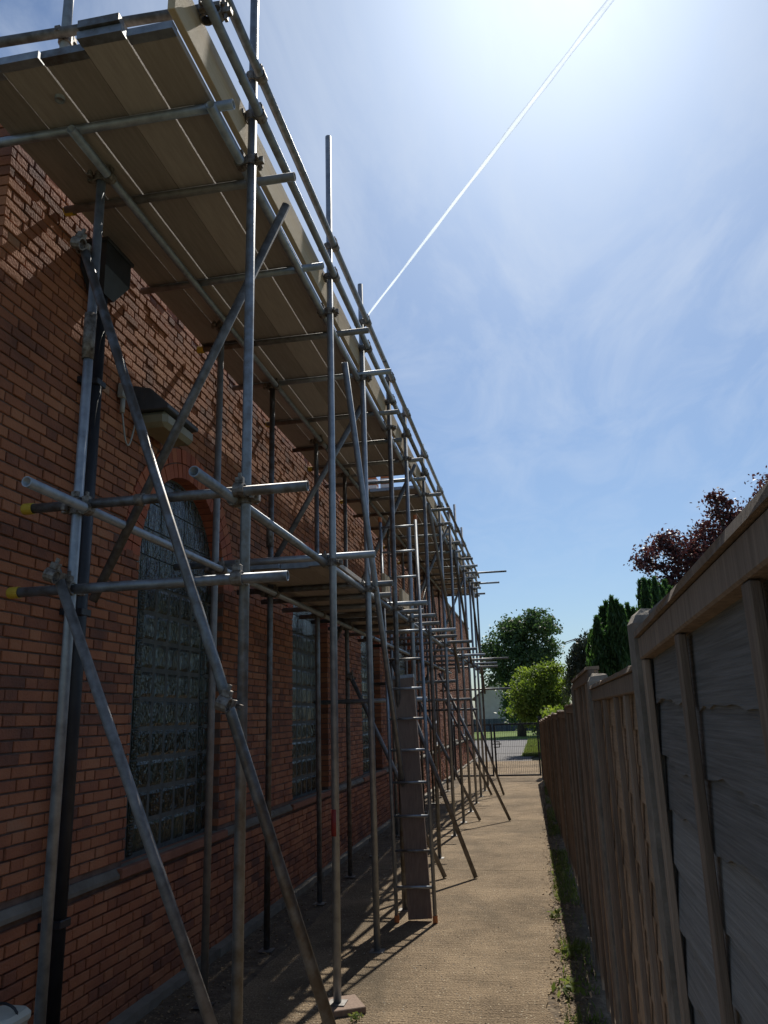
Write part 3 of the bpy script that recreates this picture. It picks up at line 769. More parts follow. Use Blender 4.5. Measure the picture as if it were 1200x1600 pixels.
# ladder and the board tied behind its rungs
ld = thing('ladder', 'tall pole ladder with orange end caps leaning up to the lower deck', 'ladder', (-1.15, 7.24, 0))
fl = Vector((-1.31, 7.24, .005)); fr = Vector((-.98, 7.24, .005)); tl = Vector((-1.505, 8.02, 3.76)); tr_ = Vector((-1.125, 8.02, 3.76))
for A, B in ((fl, tl), (fr, tr_)):
    st = link('stile', tube_mesh('stile', A, B, M['steel'], .017, .003, 12), A, ld)
    for p, d in ((A, 1), (B, -1)):
        c = lathe('stile_cap', [(.0, -.003), (.021, -.003), (.021, .05), (.017, .05)], M['orange'], 12)
        o = link('stile_cap', c, p, st); o.rotation_euler = ((B - A) * d).to_track_quat('Z', 'Y').to_euler()
n = 13
for i in range(n):
    k = (.27 + i * .288) / (tl - fl).length
    if k > .98: break
    A = fl.lerp(tl, k); B = fr.lerp(tr_, k)
    link('rung', tube_mesh('rung', A, B, M['steel'], .0125, .003, 10), A, ld)
pb = thing('ladder_board', 'upright timber board fixed behind the lower rungs of the ladder', 'board', (-1.12, 7.33, 0))
A = Vector((-1.118, 7.325, .01)); B = Vector((-1.268, 7.765, 2.08)); d, u, v = frame_of(B - A)
right = Vector((1, 0, 0)); right = (right - d * right.dot(d)).normalized(); nrm = right.cross(d)
b = bmesh.new(); Lb = (B - A).length
def pl(s, t, k): return A + right * s + d * t + nrm * k
q = [b.verts.new(pl(s, t, k) - A) for t in (0, Lb) for s, k in ((-.103, 0), (.103, 0), (.103, .036), (-.103, .036))]
for f in ((0, 1, 2, 3), (7, 6, 5, 4), (0, 4, 5, 1), (1, 5, 6, 2), (2, 6, 7, 3), (3, 7, 4, 0)): b.faces.new([q[i] for i in f])
bmesh.ops.recalc_face_normals(b, faces=b.faces); bmesh.ops.bevel(b, geom=b.edges[:], offset=.004, segments=1, affect='EDGES')
link('timber', finish(b, 'timber', M['plank']), A, pb)
e = bmesh.new()
q = [e.verts.new(pl(s, t, k) - A) for t in (Lb - .03, Lb + .003) for s, k in ((-.106, -.003), (.106, -.003), (.106, .039), (-.106, .039))]
for f in ((0, 1, 2, 3), (7, 6, 5, 4), (0, 4, 5, 1), (1, 5, 6, 2), (2, 6, 7, 3), (3, 7, 4, 0)): e.faces.new([q[i] for i in f])
bmesh.ops.recalc_face_normals(e, faces=e.faces)
link('end_band', finish(e, 'end_band', M['steel']), A, pb)
# small packs standing on the upper deck past the gap
for i, (x, wd) in enumerate(((-2.08, .17), (-1.86, .14))):
    p = thing('tile_pack', ['wider', 'narrower'][i] + ' red and white pack standing on the upper deck beyond the gap', 'pack', (x, 10.5, DZ + .045), 'packs on the upper deck')
    link('pack_body', box_mesh('pack_body', wd, .2, .22, M['orange'], .006), (x, 10.5, DZ + .045 + .11), p)
    link('pack_band', box_mesh('pack_band', wd + .004, .204, .05, M['white'], 0), (x, 10.5, DZ + .045 + .07), p); link('pack_band', box_mesh('pack_band', wd + .004, .204, .05, M['white'], 0), (x, 10.5, DZ + .045 + .155), p)
# pale tub by the wall, bottom left
tb = thing('plastic_tub', 'pale plastic tub on the ground between the wall and the first inner pole', 'tub', (-2.4, 3.6, 0))
b = bmesh.new(); rs = []
for z, s in ((.04, .07), (.46, .085), (.48, .095), (.5, .095), (.52, .08), (.522, .02)):
    rs.append([b.verts.new((s * math.copysign(abs(math.cos(a)) ** .5, math.cos(a)), s * 1.3 * math.copysign(abs(math.sin(a)) ** .5, math.sin(a)), z)) for a in [2 * math.pi * i / 24 + .01 for i in range(24)]])
for p_, q_ in zip(rs[:-1], rs[1:]):
    for i in range(24): b.faces.new((p_[i], p_[(i + 1) % 24], q_[(i + 1) % 24], q_[i]))
b.faces.new(rs[-1])
link('tub_body', finish(b, 'tub_body', M['pale_plastic']), (-2.45, 3.56, -.05), tb)
link('handle', rod_mesh('handle', [(-2.45 + .08 * math.cos(a), 3.56, .46 + .05 * math.sin(a)) for a in [math.pi * i / 10 for i in range(11)]], .006, M['pipe'], 6), (-2.37, 3.56, .46), tb)

# ------------------------------------------------------------------ fence on the right
def fx(y): return .285 if y < 8 else .285 - (y - 8) * .0175
PY = [.2 + 1.95 * i for i in range(12)]
PT = [1.95, 1.95, 1.875, 1.90, 1.76, 1.72, 1.70, 1.66, 1.62, 1.58, 1.55, 1.5]
ORD = ['nearest', 'second', 'third', 'fourth', 'fifth', 'sixth', 'seventh', 'eighth', 'ninth', 'tenth', 'eleventh', 'twelfth']
def post_mesh(h):
    b = bmesh.new(); s = .052
    rs = []
    for z, k in ((-.1, 1), (h - .035, 1), (h - .012, .8), (h, .45)):
        rs.append([b.verts.new((sx * s * k + float(rng.normal(0, .0015)), sy * s * k, z + float(rng.normal(0, .003)) * (z > 0))) for sx, sy in ((-1, -1), (0, -1.04), (1, -1), (1, 1), (0, 1.04), (-1, 1))])
    for p_, q_ in zip(rs[:-1], rs[1:]):
        for i in range(6): b.faces.new((p_[i], p_[(i + 1) % 6], q_[(i + 1) % 6], q_[i]))
    b.faces.new(rs[-1])
    return finish(b, 'fence_post', M['concrete_post'])
gf = thing('garden_fence', 'weathered timber panel fence with concrete posts along the right of the path', 'fence', (.285, 2.15, 0))
for i, (y, h) in enumerate(zip(PY, PT)):
    if i == 0: continue
    link('fence_post', post_mesh(h), (fx(y) + .022, y, 0), gf)
def lap_board(Lb, hgt, ragged, m, tilt):
    n = 44; vs = []; fs = []
    jag = np.cumsum(rng.normal(0, .16, n + 1)); jag -= np.linspace(jag[0], jag[-1], n + 1)
    base = rng.random() * 9
    for i in range(n + 1):
        t = i / n; yb = Lb * t
        zb = (math.sin(base + t * 7) * .35 + math.sin(base * 3 + t * 17) * .25 + float(jag[i]) + rng.normal(0, .10)) * ragged
        cup = math.sin(base + t * 5) * .003
        for x, z in ((tilt - .004 + cup - .010, zb), (tilt - .004 + cup, zb - .001), (0, hgt), (-.007, hgt)):
            vs.append((-x if False else x * -1, yb, z))
    # profile order: outer bottom, inner bottom, inner top, outer top
    for i in range(n):
        a = i * 4; c = a + 4
        for k in range(4):
            j = (k + 1) % 4; fs.append((a + k, a + j, c + j, c + k))
    fs.append((0, 1, 2, 3)); fs.append((n * 4 + 3, n * 4 + 2, n * 4 + 1, n * 4))
    me = mesh('lap_board', vs, fs, m)
    b_ = bmesh.new(); b_.from_mesh(me); bmesh.ops.recalc_face_normals(b_, faces=b_.faces); b_.to_mesh(me); b_.free()
    return me
def panel(i, y0, y1, zt, bats, pitch, ragged, m, adj):
    xm = (fx(y0) + fx(y1)) / 2
    az = math.atan2(-(fx(y1) - fx(y0)), y1 - y0); tilt = .03 if i == 0 else 0.0
    b = bmesh.new(); bx(b, -.022, .03, 0, y1 - y0, 0, .055, .004)
    rm = Euler((-tilt, 0, az)).to_matrix(); zr = zt + (y1 - y0) * math.sin(tilt) if tilt else zt
    for v in b.verts: v.co = rm @ v.co
    p = link('fence_panel', finish(b, 'fence_panel', M['batten']), (fx(y0), y0, zr - .055), gf)
    p['label'] = f'{adj} fence panel, {ORD[i]} from the camera'
    Lb = y1 - y0; z = .05; nb = int((zt - .06) / pitch)
    # boards are strung between the two posts, each lapping over the one below
    for k in range(nb + 1):
        z = zt - .05 - (k + 1) * pitch
        if z < .02: break
        o = link('lap_board', lap_board(Lb, pitch + (.03 if k else .115 if i == 0 else .05), ragged, M[m], (.0145 if i == 0 else .013) + rng.random() * .004), (fx(y0) + .012, y0, z), p)
        o.rotation_euler = (float(rng.normal(0, .002)), 0, math.atan2(-(fx(y1) - fx(y0)), Lb))
    bats = [y0 + .022] + bats + [y1 - .022]
    for yb in bats:
        b = bmesh.new(); bx(b, -.016, 0, -.019, .019, .02, zr - .057 - (yb - y0) * math.sin(tilt), .002)
        link('batten', finish(b, 'batten', M['batten' if m != 'fence_grey' or i > 0 else 'batten']), (fx(yb) - .003, yb, 0), p, (float(rng.normal(0, .004)), 0, 0))
    b = bmesh.new(); nn = 16
    vs = []; fs = []
    for kk in range(nn + 1):
        yy = Lb * kk / nn; wv = rng.normal(0, .002)
        for x, z in ((-.03, 0), (.036, 0), (.036, .016 + wv), (-.03 + wv, .014 + wv)): vs.append((x, yy, z))
    for kk in range(nn):
        a_ = kk * 4
        for k in range(4): fs.append((a_ + k, a_ + (k + 1) % 4, a_ + 4 + (k + 1) % 4, a_ + 4 + k))
    fs += [(0, 1, 2, 3), (nn * 4 + 3, nn * 4 + 2, nn * 4 + 1, nn * 4)]
    b.free()
    me = mesh('capping', vs, fs, M['batten']); b_ = bmesh.new(); b_.from_mesh(me); bmesh.ops.recalc_face_normals(b_, faces=b_.faces); b_.to_mesh(me); b_.free()
    link('capping', me, (fx(y0), y0, zr + .001), p, (-tilt, 0, az))
    return p
PZ = [1.875, 1.80, 1.90, 1.74, 1.69, 1.66, 1.63, 1.59, 1.55, 1.51, 1.47]
ADJ = ['dark grey wavy edged', 'brown close battened', 'grey brown raised', 'grey', 'grey', 'grey', 'grey', 'grey', 'grey', 'grey', 'grey']
for i in range(11):
    y0 = PY[i] + .056; y1 = PY[i + 1] - .056
    if i == 0: bats = [1.03, 1.56]; a = (.122, .03, 'fence_grey')
    elif i == 1: bats = [2.60, 2.94, 3.43, 3.78]; a = (.105, .004, 'fence_brown')
    else: bats = [y0 + (y1 - y0) * t for t in (.2, .4, .6, .8)]; a = (.11, .006, 'fence_brown' if i % 3 else 'fence_grey')
    panel(i, y0, y1, PZ[i], bats, *a, ADJ[i])
# slipped strips at the foot of the fence
o = link('loose_batten', rod_mesh('loose_batten', [(.20, 5.0, .05), (.235, 5.7, .16), (.245, 6.3, .36)], .012, M['dry'], 4)); tag(o, 'pale loose wooden strip leaning at the foot of the third panel', 'batten')
o = link('loose_batten', rod_mesh('loose_batten', [(.16, 9.2, .02), (.21, 9.6, .25), (.2, 9.9, .42)], .010, M['dry'], 4)); tag(o, 'bent pale strip at the foot of the fifth fence panel', 'batten')

# ------------------------------------------------------------------ gate
gt = thing('metal_gate', 'black double mesh gate closing the end of the path', 'gate', (-1.26, 22.6, 0))
GY = 22.6
def gpart(name, boxes, parent=gt):
    b = bmesh.new()
    for q in boxes: bx(b, *q)
    o = link(name, finish(b, name, M['gate']), (0, 0, 0), parent); o.location = -wloc(parent); return o
for x in (-2.40, .04): gpart('gate_post', [(x - .05, x + .05, GY - .05, GY + .05, -.05, 1.6)])
for x0, x1 in ((-2.34, -1.275), (-1.235, -.02)):
    lf = gpart('gate_leaf', [(x0, x0 + .05, GY - .02, GY + .02, .05, 1.43), (x1 - .045, x1, GY - .02, GY + .02, .05, 1.43), (x0 + .045, x1 - .045, GY - .019, GY + .019, .05, .095), (x0 + .045, x1 - .045, GY - .019, GY + .019, 1.385, 1.43)])
    bars = []
    x = x0 + .045 + .05
    while x < x1 - .06: bars.append((x - .0028, x + .0028, GY - .003, GY + .003, .096, 1.384)); x += .05
    for bb in bars:
        b = bmesh.new(); bx(b, *bb); o = link('wire', finish(b, 'wire', M['gate']), (0, 0, 0), lf); o.location = (0, 0, 0)
    for z in (.28, .46, .64, .82, 1.0, 1.18):
        b = bmesh.new(); bx(b, x0 + .046, x1 - .046, GY + .0035, GY + .009, z - .003, z + .003); o = link('wire', finish(b, 'wire', M['gate']), (0, 0, 0), lf); o.location = (0, 0, 0)
gpart('latch', [(-1.25, -1.08, GY - .06, GY - .03, .94, .965), (-1.25, -1.08, GY - .06, GY - .03, .80, .825), (-1.105, -1.08, GY - .059, GY - .031, .826, .939), (-1.32, -1.03, GY - .055, GY - .04, .88, .905), (-1.2, -1.17, GY - .05, GY - .04, .62, .64)])

# ------------------------------------------------------------------ beyond the gate
ff = thing('far_fence', 'low blue grey board fence crossing beyond the lawn', 'fence', (-6, 80, 0))
x = -22.0
bd = box_mesh('fence_board', .235, .03, 1.22, M['blue_fence'], 0)
while x < 6.0:
    link('fence_board', bd, (x, 80, .61 + float(rng.normal(0, .01))), ff); x += .24
link('rail', box_mesh('rail', 28.2, .07, .08, M['blue_fence']), (-8, 80.06, .95), ff)
rf_ = thing('side_fence', 'weathered board fence continuing on the right past the gate', 'fence', (.45, 30, 0))
bd = box_mesh('fence_board', .025, .14, 1.3, M['fence_grey'], 0)
y = 24.2
while y < 47: link('fence_board', bd, (.5 + .01 * rng.random(), y, .65), rf_); y += .148
link('rail', box_mesh('rail', .04, 23, .08, M['fence_grey']), (.54, 35.6, 1.1), rf_)
hs = thing('cream_house', 'cream rendered house with a brown gable roof behind the far tree', 'house', (-3.6, 100, 0))
HX0, HX1, HY0, HY1, HE, HR = -7.35, .6, 98, 106, 3.55, 6.6
b = bmesh.new(); cx = (HX0 + HX1) / 2
pf = [(HX0, -.1), (HX1, -.1), (HX1, HE), (cx, HR - .15), (HX0, HE)]
A_ = [b.verts.new((x, HY0, z)) for x, z in pf]; B_ = [b.verts.new((x, HY1, z)) for x, z in pf]
b.faces.new(A_); b.faces.new(B_[::-1])
for i in range(5): b.faces.new((A_[(i + 1) % 5], A_[i], B_[i], B_[(i + 1) % 5]))
bmesh.ops.recalc_face_normals(b, faces=b.faces)
hw = link('wall', finish(b, 'wall', M['cream']), (0, 0, 0), hs); hw.location = -Vector(hs.location)
b = bmesh.new()
for sgn, xe in ((-1, HX0 - .35), (1, HX1 + .35)):
    q = [(xe, HE - .25), (cx, HR), (cx, HR + .18), (xe, HE - .07)]
    A_ = [b.verts.new((x, HY0 - .35, z)) for x, z in q]; B_ = [b.verts.new((x, HY1 + .35, z)) for x, z in q]
    b.faces.new(A_); b.faces.new(B_[::-1])
    for i in range(4): b.faces.new((A_[(i + 1) % 4], A_[i], B_[i], B_[(i + 1) % 4]))
bmesh.ops.recalc_face_normals(b, faces=b.faces)
link('roof', finish(b, 'roof', M['roof_tile']), (0, 0, 0), hs).location = -Vector(hs.location)
for x in (-2.2,):
    b = bmesh.new(); bx(b, x - .5, x + .5, HY0 - .03, HY0 + .05, 1.3, 2.5); wn_ = link('window', finish(b, 'window', M['white']), (0, 0, 0), hs); wn_.location = -Vector(hs.location)
    b = bmesh.new(); bx(b, x - .42, x + .42, HY0 - .045, HY0 - .035, 1.38, 2.42); link('pane', finish(b, 'pane', M['pane']), (0, 0, 0), wn_).location = (0, 0, 0)
b = bmesh.new(); bx(b, HX0 + .5, HX0 + .58, HY0 - .09, HY0 - .02, 0, 3.3); link('drainpipe', finish(b, 'drainpipe', M['pipe']), (0, 0, 0), hs).location = -Vector(hs.location)

# ------------------------------------------------------------------ foliage
def leaf_mesh(name, P, Nn, size, m, aspect=.55, up_bias=None, flat=False):
    """P: centres (n,3), one folded leaf (two triangles each side) per centre"""
    n = len(P); d1 = rng.normal(size=(n, 3))
    if up_bias is not None: d1 = d1 * .45 + np.array(up_bias)
    if flat: d1[:, 2] *= .15
    d1 /= np.linalg.norm(d1, axis=1)[:, None]
    d2 = rng.normal(size=(n, 3))
    if flat: d2[:, 2] *= .15
    d2 = d2 * 1.0; d2 -= (d2 * d1).sum(1)[:, None] * d1; d2 /= np.linalg.norm(d2, axis=1)[:, None]
    s = size * (0.6 + .8 * rng.random(n))[:, None]
    a = P - d1 * s * .5; b = P + d2 * s * aspect * .5; c = P + d1 * s * .5; d = P - d2 * s * aspect * .5
    V = np.stack([a, b, c, d], 1).reshape(-1, 3)
    me = bpy.data.meshes.new(name); me.vertices.add(len(V)); me.vertices.foreach_set('co', V.ravel())
    me.loops.add(n * 4); me.loops.foreach_set('vertex_index', np.arange(n * 4)); me.polygons.add(n)
    me.polygons.foreach_set('loop_start', np.arange(n) * 4); me.polygons.foreach_set('loop_total', np.full(n, 4))
    me.materials.append(m); me.update(); me.validate(); return me
def clumps(lobes, nclump, per, spread):
    """lobes: (cx,cy,cz,rx,ry,rz); leaf clumps near each lobe's surface, fewer inside"""
    vol = np.array([l[3] * l[4] * l[5] for l in lobes]) ** (2 / 3); vol = vol / vol.sum()
    pts = []
    for l, k in zip(lobes, vol):
        n = max(3, int(nclump * k)); d = rng.normal(size=(n, 3)); d /= np.linalg.norm(d, axis=1)[:, None]
        r = (0.45 + .58 * rng.random(n) ** .6)[:, None]
        c = np.array(l[:3]) + d * r * np.array(l[3:])
        k_ = rng.integers(int(per * .5), int(per * 1.5), n)
        for cc, q in zip(c, k_):
            pts.append(cc + rng.normal(size=(q, 3)) * spread * np.array([1, 1, .7]) * (0.6 + .8 * rng.random()))
    return np.concatenate(pts)
def tree(name, label, cat, base, lobes, trunk, leaf, nclump, per, spread, size, limbs=7, th=.16, aspect=.55, bias=None, group=None):
    t = thing(name, label, cat, base, group)
    P = clumps(lobes, nclump, per, spread); P = P[P[:, 2] > .05]
    o = link('crown', leaf_mesh('crown', P, None, size, M[leaf], aspect, bias), (0, 0, 0), t); o.location = -Vector(base)
    b0 = Vector(base); top = Vector(trunk)
    mid = b0.lerp(top, .5) + Vector((rng.normal(0, .08), rng.normal(0, .08), 0))
    tk = link('trunk', rod_mesh('trunk', [b0 - Vector((0, 0, .1)), b0.lerp(mid, .5), mid, mid.lerp(top, .5), top], [th * 1.25, th, th * .85, th * .65, th * .4], M['bark'], 10), b0 - Vector((0, 0, .1)), t)
    for l in lobes[:limbs]:
        c = Vector(l[:3]); s = b0.lerp(top, .45 + .45 * rng.random())
        k = s.lerp(c, .5) + Vector((rng.normal(0, .1), rng.normal(0, .1), .1))
        e = c + Vector((c - s)) * .04
        link('limb', rod_mesh('limb', [s, k, c, e], [th * .4, th * .28, th * .16, th * .05], M['bark'], 6), s, t)
    return t
# broad tree far beyond the gate
Y = 62.0
def at(px, py, Y):
    d = fw * 1226.66 + rt * (px - 600) + up * (800 - py); k = Y / d.y; return (d.x * k, Y, EYE + d.z * k)
def lobe(px, py, rpx, Y, rz=1.0, dy=0.0):
    c = at(px, py, Y + dy); r = rpx * (Y + dy) / 1226.66; return (c[0], c[1], c[2], r, r, r * rz)
bt = [lobe(788, 1012, 30, Y, 1.1), lobe(835, 1000, 34, Y, 1.15, 1), lobe(812, 1040, 36, Y, 1.1, -1), lobe(775, 1045, 24, Y, 1.1), lobe(806, 1070, 26, Y, 1.2, 1), lobe(835, 1110, 34, Y, 1.1, 1), lobe(800, 1112, 16, Y, 1), lobe(868, 1105, 26, Y, 1.2, 1), lobe(840, 1055, 30, Y, 1.2, 1), lobe(818, 1085, 30, Y, 1.1), lobe(800, 985, 20, Y, 1), lobe(838, 972, 20, Y, .9), lobe(858, 1020, 14, Y), lobe(762, 1022, 12, Y)] + [lobe(765 + 98 * rng.random(), 965 + 95 * rng.random(), 7 + 9 * rng.random(), Y, .9, 3 * rng.random() - 1.5) for _ in range(26)]
c = at(812, 1100, Y)
tree('broadleaf_tree', 'tall dark green broadleaf tree in front of the cream house', 'tree', (c[0], Y, 0), bt, at(815, 1010, Y), 'leaf_dark', 900, 34, .26, .24, th=.3)
Y = 35.0
bt = [lobe(838, 1072, 34, Y, .9), lobe(865, 1075, 26, Y, 1.1, 1), lobe(815, 1085, 18, Y, 1.1, -1), lobe(845, 1105, 34, Y, .9), lobe(872, 1110, 24, Y, 1), lobe(845, 1048, 14, Y, .9), lobe(812, 1110, 12, Y, 1.0)] + [lobe(805 + 82 * rng.random(), 1034 + 80 * rng.random(), 5 + 7 * rng.random(), Y, .9, 1.6 * rng.random() - .8) for _ in range(22)]
c = at(850, 1120, Y)
tree('bright_bush', 'sunlit yellow green bush overhanging the fence beyond the gate', 'bush', (c[0] + .3, Y, 0), bt, (c[0] + .2, Y, 2.6), 'leaf_bright', 620, 30, .13, .12, th=.09)
# weeping tree behind the fence
Y = 24.0
t = thing('weeping_tree', 'dark weeping tree with thin drooping twigs left of the conifers', 'tree', (1.75, Y, 0))
P = []
c0 = Vector((1.75, Y, 3.5)); tw = []
for k in range(230):
    a = rng.random() * 6.283; r0 = .15 + .85 * rng.random() ** .7
    top = Vector((1.75 + math.cos(a) * r0 * .8, Y + math.sin(a) * r0 * .8, 3.95 - r0 * r0 * .75 + rng.normal(0, .06)))
    Lk = .5 + 1.1 * rng.random()
    q = np.linspace(0, 1, int(Lk * 34))[:, None]
    P.append(np.array(top) + np.concatenate([math.cos(a) * .22 * q * Lk, math.sin(a) * .22 * q * Lk, -q * Lk], 1) + rng.normal(size=(len(q), 3)) * .035)
o = link('crown', leaf_mesh('crown', np.concatenate(P), None, .10, M['leaf_weep'], .45, (0, 0, -1.0)), (0, 0, 0), t); o.location = -Vector(t.location)
link('trunk', rod_mesh('trunk', [(1.75, Y, -.1), (1.8, Y, 1.5), (1.75, Y, 3.4)], [.11, .09, .04], M['bark'], 8), (1.75, Y, -.1), t)
for k in range(4):
    a = 2.6 + k * .35; link('limb', rod_mesh('limb', [(1.75, Y, 3.2), (1.75 + .5 * math.cos(a), Y - .1 * k, 3.75), (1.75 + 1.0 * math.cos(a), Y - .2 * k, 3.6)], [.025, .014, .005], M['bark'], 5), (1.75, Y, 3.2), t)
# conifers: upright sprays
def conifer(label, x, y, spires, leafsize, n):
    t = thing('conifer', label, 'conifer', (x, y, 0), 'conifers behind the garden fence')
    P = []
    for (sx, sy, zt, r) in spires:
        q = rng.random(n); hgt = zt * (1 - q ** 1.25 * .97)
        rad = r * np.clip((zt - hgt) / (zt * .30), .02, 1) ** .62
        a = rng.random(n) * 6.283; k = np.sqrt(rng.random(n)) * (.82 + .3 * np.sin(a * 5 + hgt * 9))
        P.append(np.stack([sx + np.cos(a) * rad * k, sy + np.sin(a) * rad * k, hgt], 1))
    P = np.concatenate(P)
    o = link('crown', leaf_mesh('crown', P, None, leafsize, M['leaf_conifer'], .22, (0, 0, 1.1)), (0, 0, 0), t); o.location = -Vector(t.location)
    link('trunk', rod_mesh('trunk', [(x, y, -.1), (x, y, 1.6), (x, y, 3.0)], [.1, .08, .03], M['bark'], 8), (x, y, -.1), t)
Y = 13.0
tips = [(925, 985), (932, 962), (940, 950), (947, 942), (955, 932), (963, 940), (971, 948), (980, 944), (990, 950), (998, 956), (936, 978), (950, 960), (966, 962), (984, 966)]
sp = [(at(px, py + 5 * rng.random(), Y + k), k) for px, py in tips for k in [float(rng.normal(.1, .22))]]
conifer('dense green conifer with several pointed tips behind the brown fence panel', sp[4][0][0], Y + .2, [(q[0], q[1], q[2], .17 + .09 * rng.random()) for q, k in sp], .12, 4200)
Y = 17.0
tips = [(1000, 908), (1006, 902), (1014, 908), (1022, 904), (1030, 911), (1038, 908), (1047, 915), (1056, 918), (1066, 926), (1078, 930), (1090, 938), (1010, 918), (1034, 920), (1056, 930)]
sp = [(at(px, py + 5 * rng.random(), Y + k), k) for px, py in tips for k in [float(rng.normal(.2, .28))]]
conifer('darker conifer showing above the concrete post under the copper tree', sp[5][0][0], Y + .3, [(q[0], q[1], q[2], .22 + .12 * rng.random()) for q, k in sp], .15, 3600)
# copper beech
Y = 23.0
bl = [lobe(1015, 876, 22, Y, .7), lobe(1045, 852, 26, Y, .8, .5), lobe(1080, 880, 38, Y, .9), lobe(1110, 845, 34, Y, .9, .6), lobe(1130, 795, 20, Y, .9), lobe(1150, 825, 26, Y, 1, .4), lobe(1130, 880, 50, Y, 1, .5), lobe(1190, 850, 60, Y, 1.1, .8), lobe(1115, 775, 10, Y, .7), lobe(1230, 790, 44, Y, 1, .6), lobe(1060, 915, 28, Y, .8), lobe(1205, 755, 12, Y)]
tree('copper_tree', 'purple leaved tree rising above the near fence panel', 'tree', (5.4, Y + .4, 0), bl, at(1150, 860, Y + .4), 'leaf_copper', 1000, 26, .13, .11, th=.14, limbs=11)
# shoots overhanging the fence top by the gate
t = thing('fence_creeper', 'pale leafy shoots spilling over the fence top near the gate', 'creeper', (fx(16), 16, 1.5))
P = []
for k in range(34):
    y = 11.5 + 8 * rng.random(); zt = np.interp(y, [11, 22], [1.64, 1.5]); a = rng.random() * 3.14; Lk = .15 + .35 * rng.random()
    q = np.linspace(0, 1, 16)[:, None]
    P.append(np.array([fx(y) + .05, y, zt - .02]) + np.concatenate([(-.5 + rng.random()) * .5 * q * Lk, math.cos(a) * q * Lk, q * Lk * (1 - .6 * q)], 1) + rng.normal(size=(16, 3)) * .02)
o = link('foliage', leaf_mesh('foliage', np.concatenate(P), None, .07, M['leaf_bright'], .5), (0, 0, 0), t); o.location = -Vector(t.location)

# verge: weeds, blades and litter (nobody could count them)
def blades(name, n, xr, yr, h, m, dens=None, z0=-.012):
    x = xr[0] + (xr[1] - xr[0]) * rng.random(n); y = yr[0] + (yr[1] - yr[0]) * rng.random(n) ** 1.3
    cl = np.sin(y * 3.1) + np.sin(y * 1.3 + 2) + np.sin(y * 7.7 + 1) * .6 + rng.normal(0, .6, n)
    kp = cl > -.2; x = x[kp]; y = y[kp]; n = len(x)
    hh = h * (.4 + rng.random(n)); a = rng.random(n) * 6.283; ln = hh * (.2 + .7 * rng.random(n)); wd = .004 + .004 * rng.random(n)
    b0 = np.stack([x - np.sin(a) * wd, y + np.cos(a) * wd, np.full(n, z0)], 1); b1 = np.stack([x + np.sin(a) * wd, y - np.cos(a) * wd, np.full(n, z0)], 1)
    tp = np.stack([x + np.cos(a) * ln, y + np.sin(a) * ln, z0 + hh], 1)
    V = np.stack([b0, b1, tp], 1).reshape(-1, 3); me = bpy.data.meshes.new(name); me.vertices.add(len(V)); me.vertices.foreach_set('co', V.ravel())
    me.loops.add(n * 3); me.loops.foreach_set('vertex_index', np.arange(n * 3)); me.polygons.add(n); me.polygons.foreach_set('loop_start', np.arange(n) * 3); me.polygons.foreach_set('loop_total', np.full(n, 3))
    me.materials.append(m); me.update(); return me
o = link('verge_grass', blades('verge_grass', 9000, (.03, .25), (3.5, 24), .045, M['grass'])); tag(o, 'sparse grass and weeds along the foot of the fence', 'grass', kind='stuff')
o = link('lawn_grass', blades('lawn_grass', 40000, (-.72, .42), (33.6, 56), .10, M['grass'], z0=-.004)); tag(o, 'lit grass on the right beyond the gate', 'grass', kind='stuff')
n = 9000
P = np.stack([np.where(rng.random(n) < .6, rng.normal(.06, .06, n), rng.normal(-2.3, .13, n)), 3.5 + 17 * rng.random(n) ** 1.4, np.full(n, .004)], 1)
P[:, 0] = np.clip(P[:, 0], -2.5, .24)
o = link('litter', leaf_mesh('litter', P, None, .02, M['dry'], .5, None, True)); tag(o, 'dry leaf litter and crumbs along both edges of the path', 'litter', kind='stuff')
n = 4200
gx = -1.95 + 1.93 * rng.random(n); gy = 4.2 + 16 * rng.random(n) ** 1.6; gr = .0022 + .0045 * rng.random(n) ** 3
dv = np.array([(1, 0, 0), (0, 1, 0), (-1, 0, 0), (0, -1, 0), (0, 0, .8)], float)
V = (np.stack([gx, gy, np.full(n, .0005)], 1)[:, None, :] + dv[None] * gr[:, None, None] * (.7 + .6 * rng.random((n, 5, 1)))).reshape(-1, 3)
F = [(5 * i + a, 5 * i + (a + 1) % 4, 5 * i + 4) for i in range(n) for a in range(4)]
o = link('grit', mesh('grit', V, F, pmat('grit', [(0.10, 0.08, 0.06), (0.35, 0.3, 0.23), (0.6, 0.54, 0.45)], 20, 0.9, pieces=0.9, spread=(0.05, 0.95)))); tag(o, 'small stones and grit scattered over the path', 'grit', kind='stuff')
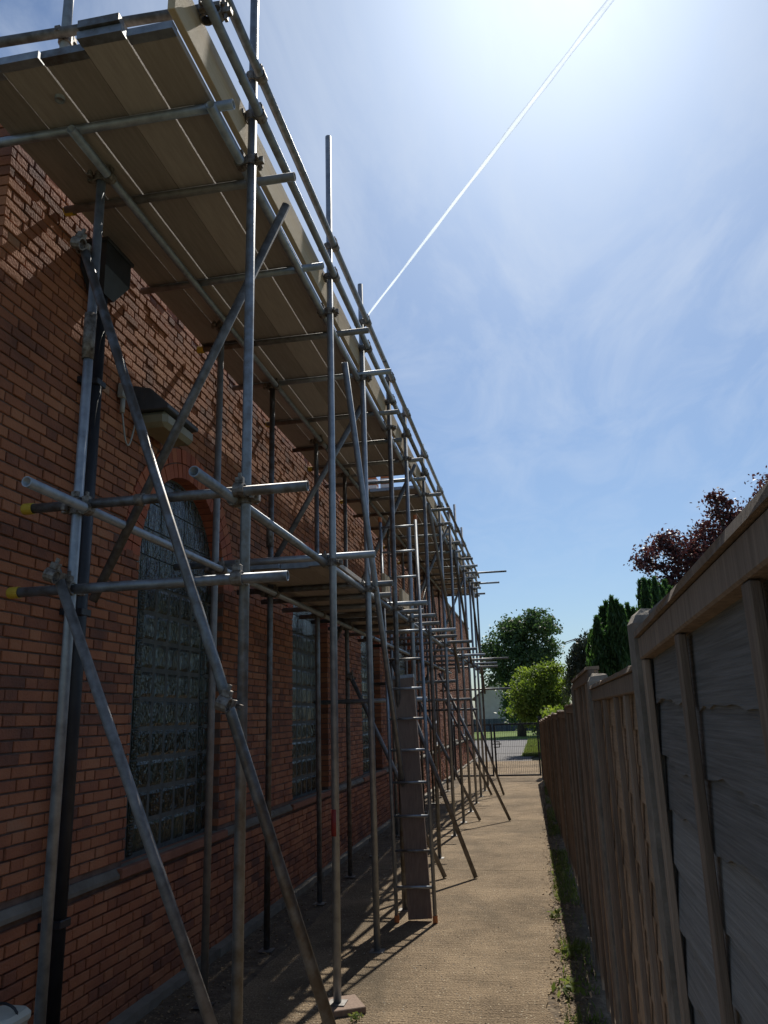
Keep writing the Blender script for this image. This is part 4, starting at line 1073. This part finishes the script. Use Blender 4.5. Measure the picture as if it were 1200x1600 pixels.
# a few larger weed plants
for i, (x, y, s) in enumerate(((.06, 5.6, .11), (.1, 6.4, .1), (.04, 7.5, .09), (.10, 9.4, .12), (-1.17, 5.02, .05))):
    k = 46; a = rng.random(k) * 6.283; q = rng.random(k)
    P = np.stack([x + np.cos(a) * q * s, y + np.sin(a) * q * s, .01 + s * .7 * (1 - q * .6) * rng.random(k)], 1)
    o = link('weed', leaf_mesh('weed', P, None, s * .5, M['grass'], .45))
    tag(o, ['leafy weed nearest the camera on the verge', 'low leafy weed just beyond the nearest one on the verge', 'small weed third along the verge', 'spreading weed far along the verge by the fifth panel', 'tiny weed in the path joint beside the second outer pole'][i], 'weed', 'weeds along the path')

# contrail high overhead
d1 = Vector((.17, .655, .735)).normalized(); d2 = Vector((-.175, .862, .475)).normalized()
A = d1 * (5200 / d1.z); B = d2 * (5200 / d2.z)
cm = bpy.data.materials.new('contrail_vapour'); cm.use_nodes = True
nt = cm.node_tree; nt.nodes.clear(); N = nt.nodes.new; L = nt.links.new
o_ = N('ShaderNodeOutputMaterial'); df = N('ShaderNodeBsdfDiffuse'); tl_ = N('ShaderNodeBsdfTranslucent'); tp_ = N('ShaderNodeBsdfTransparent'); m1 = N('ShaderNodeMixShader'); m2 = N('ShaderNodeMixShader')
df.inputs[0].default_value = (.88, .94, 1, 1); tl_.inputs[0].default_value = (.88, .94, 1, 1); m1.inputs[0].default_value = .92
g = N('ShaderNodeNewGeometry'); ns = N('ShaderNodeTexNoise'); ns.inputs['Scale'].default_value = .0015; L(g.outputs['Position'], ns.inputs['Vector'])
mr = N('ShaderNodeMapRange'); mr.inputs['From Min'].default_value = .3; mr.inputs['From Max'].default_value = .7; mr.inputs['To Min'].default_value = .5; mr.inputs['To Max'].default_value = .85; L(ns.outputs[0], mr.inputs['Value'])
L(df.outputs[0], m1.inputs[1]); L(tl_.outputs[0], m1.inputs[2]); L(mr.outputs[0], m2.inputs[0]); L(tp_.outputs[0], m2.inputs[1]); L(m1.outputs[0], m2.inputs[2]); L(m2.outputs[0], o_.inputs[0])
npt = 90
me = rod_mesh('contrail', [A.lerp(B, i / npt) + Vector((1.5 * math.sin(i * .37), 1.5 * math.sin(i * .21), 0)) for i in range(npt + 1)], [(13 + 13 * (1 - i / npt)) * (1 + .10 * math.sin(i * .7) + .07 * math.sin(i * .23 + 1)) - (10 if i == npt else 0) for i in range(npt + 1)], cm, 12)
o = link('contrail', me, A); tag(o, 'thin white vapour trail slanting across the blue sky', 'contrail', kind='stuff')
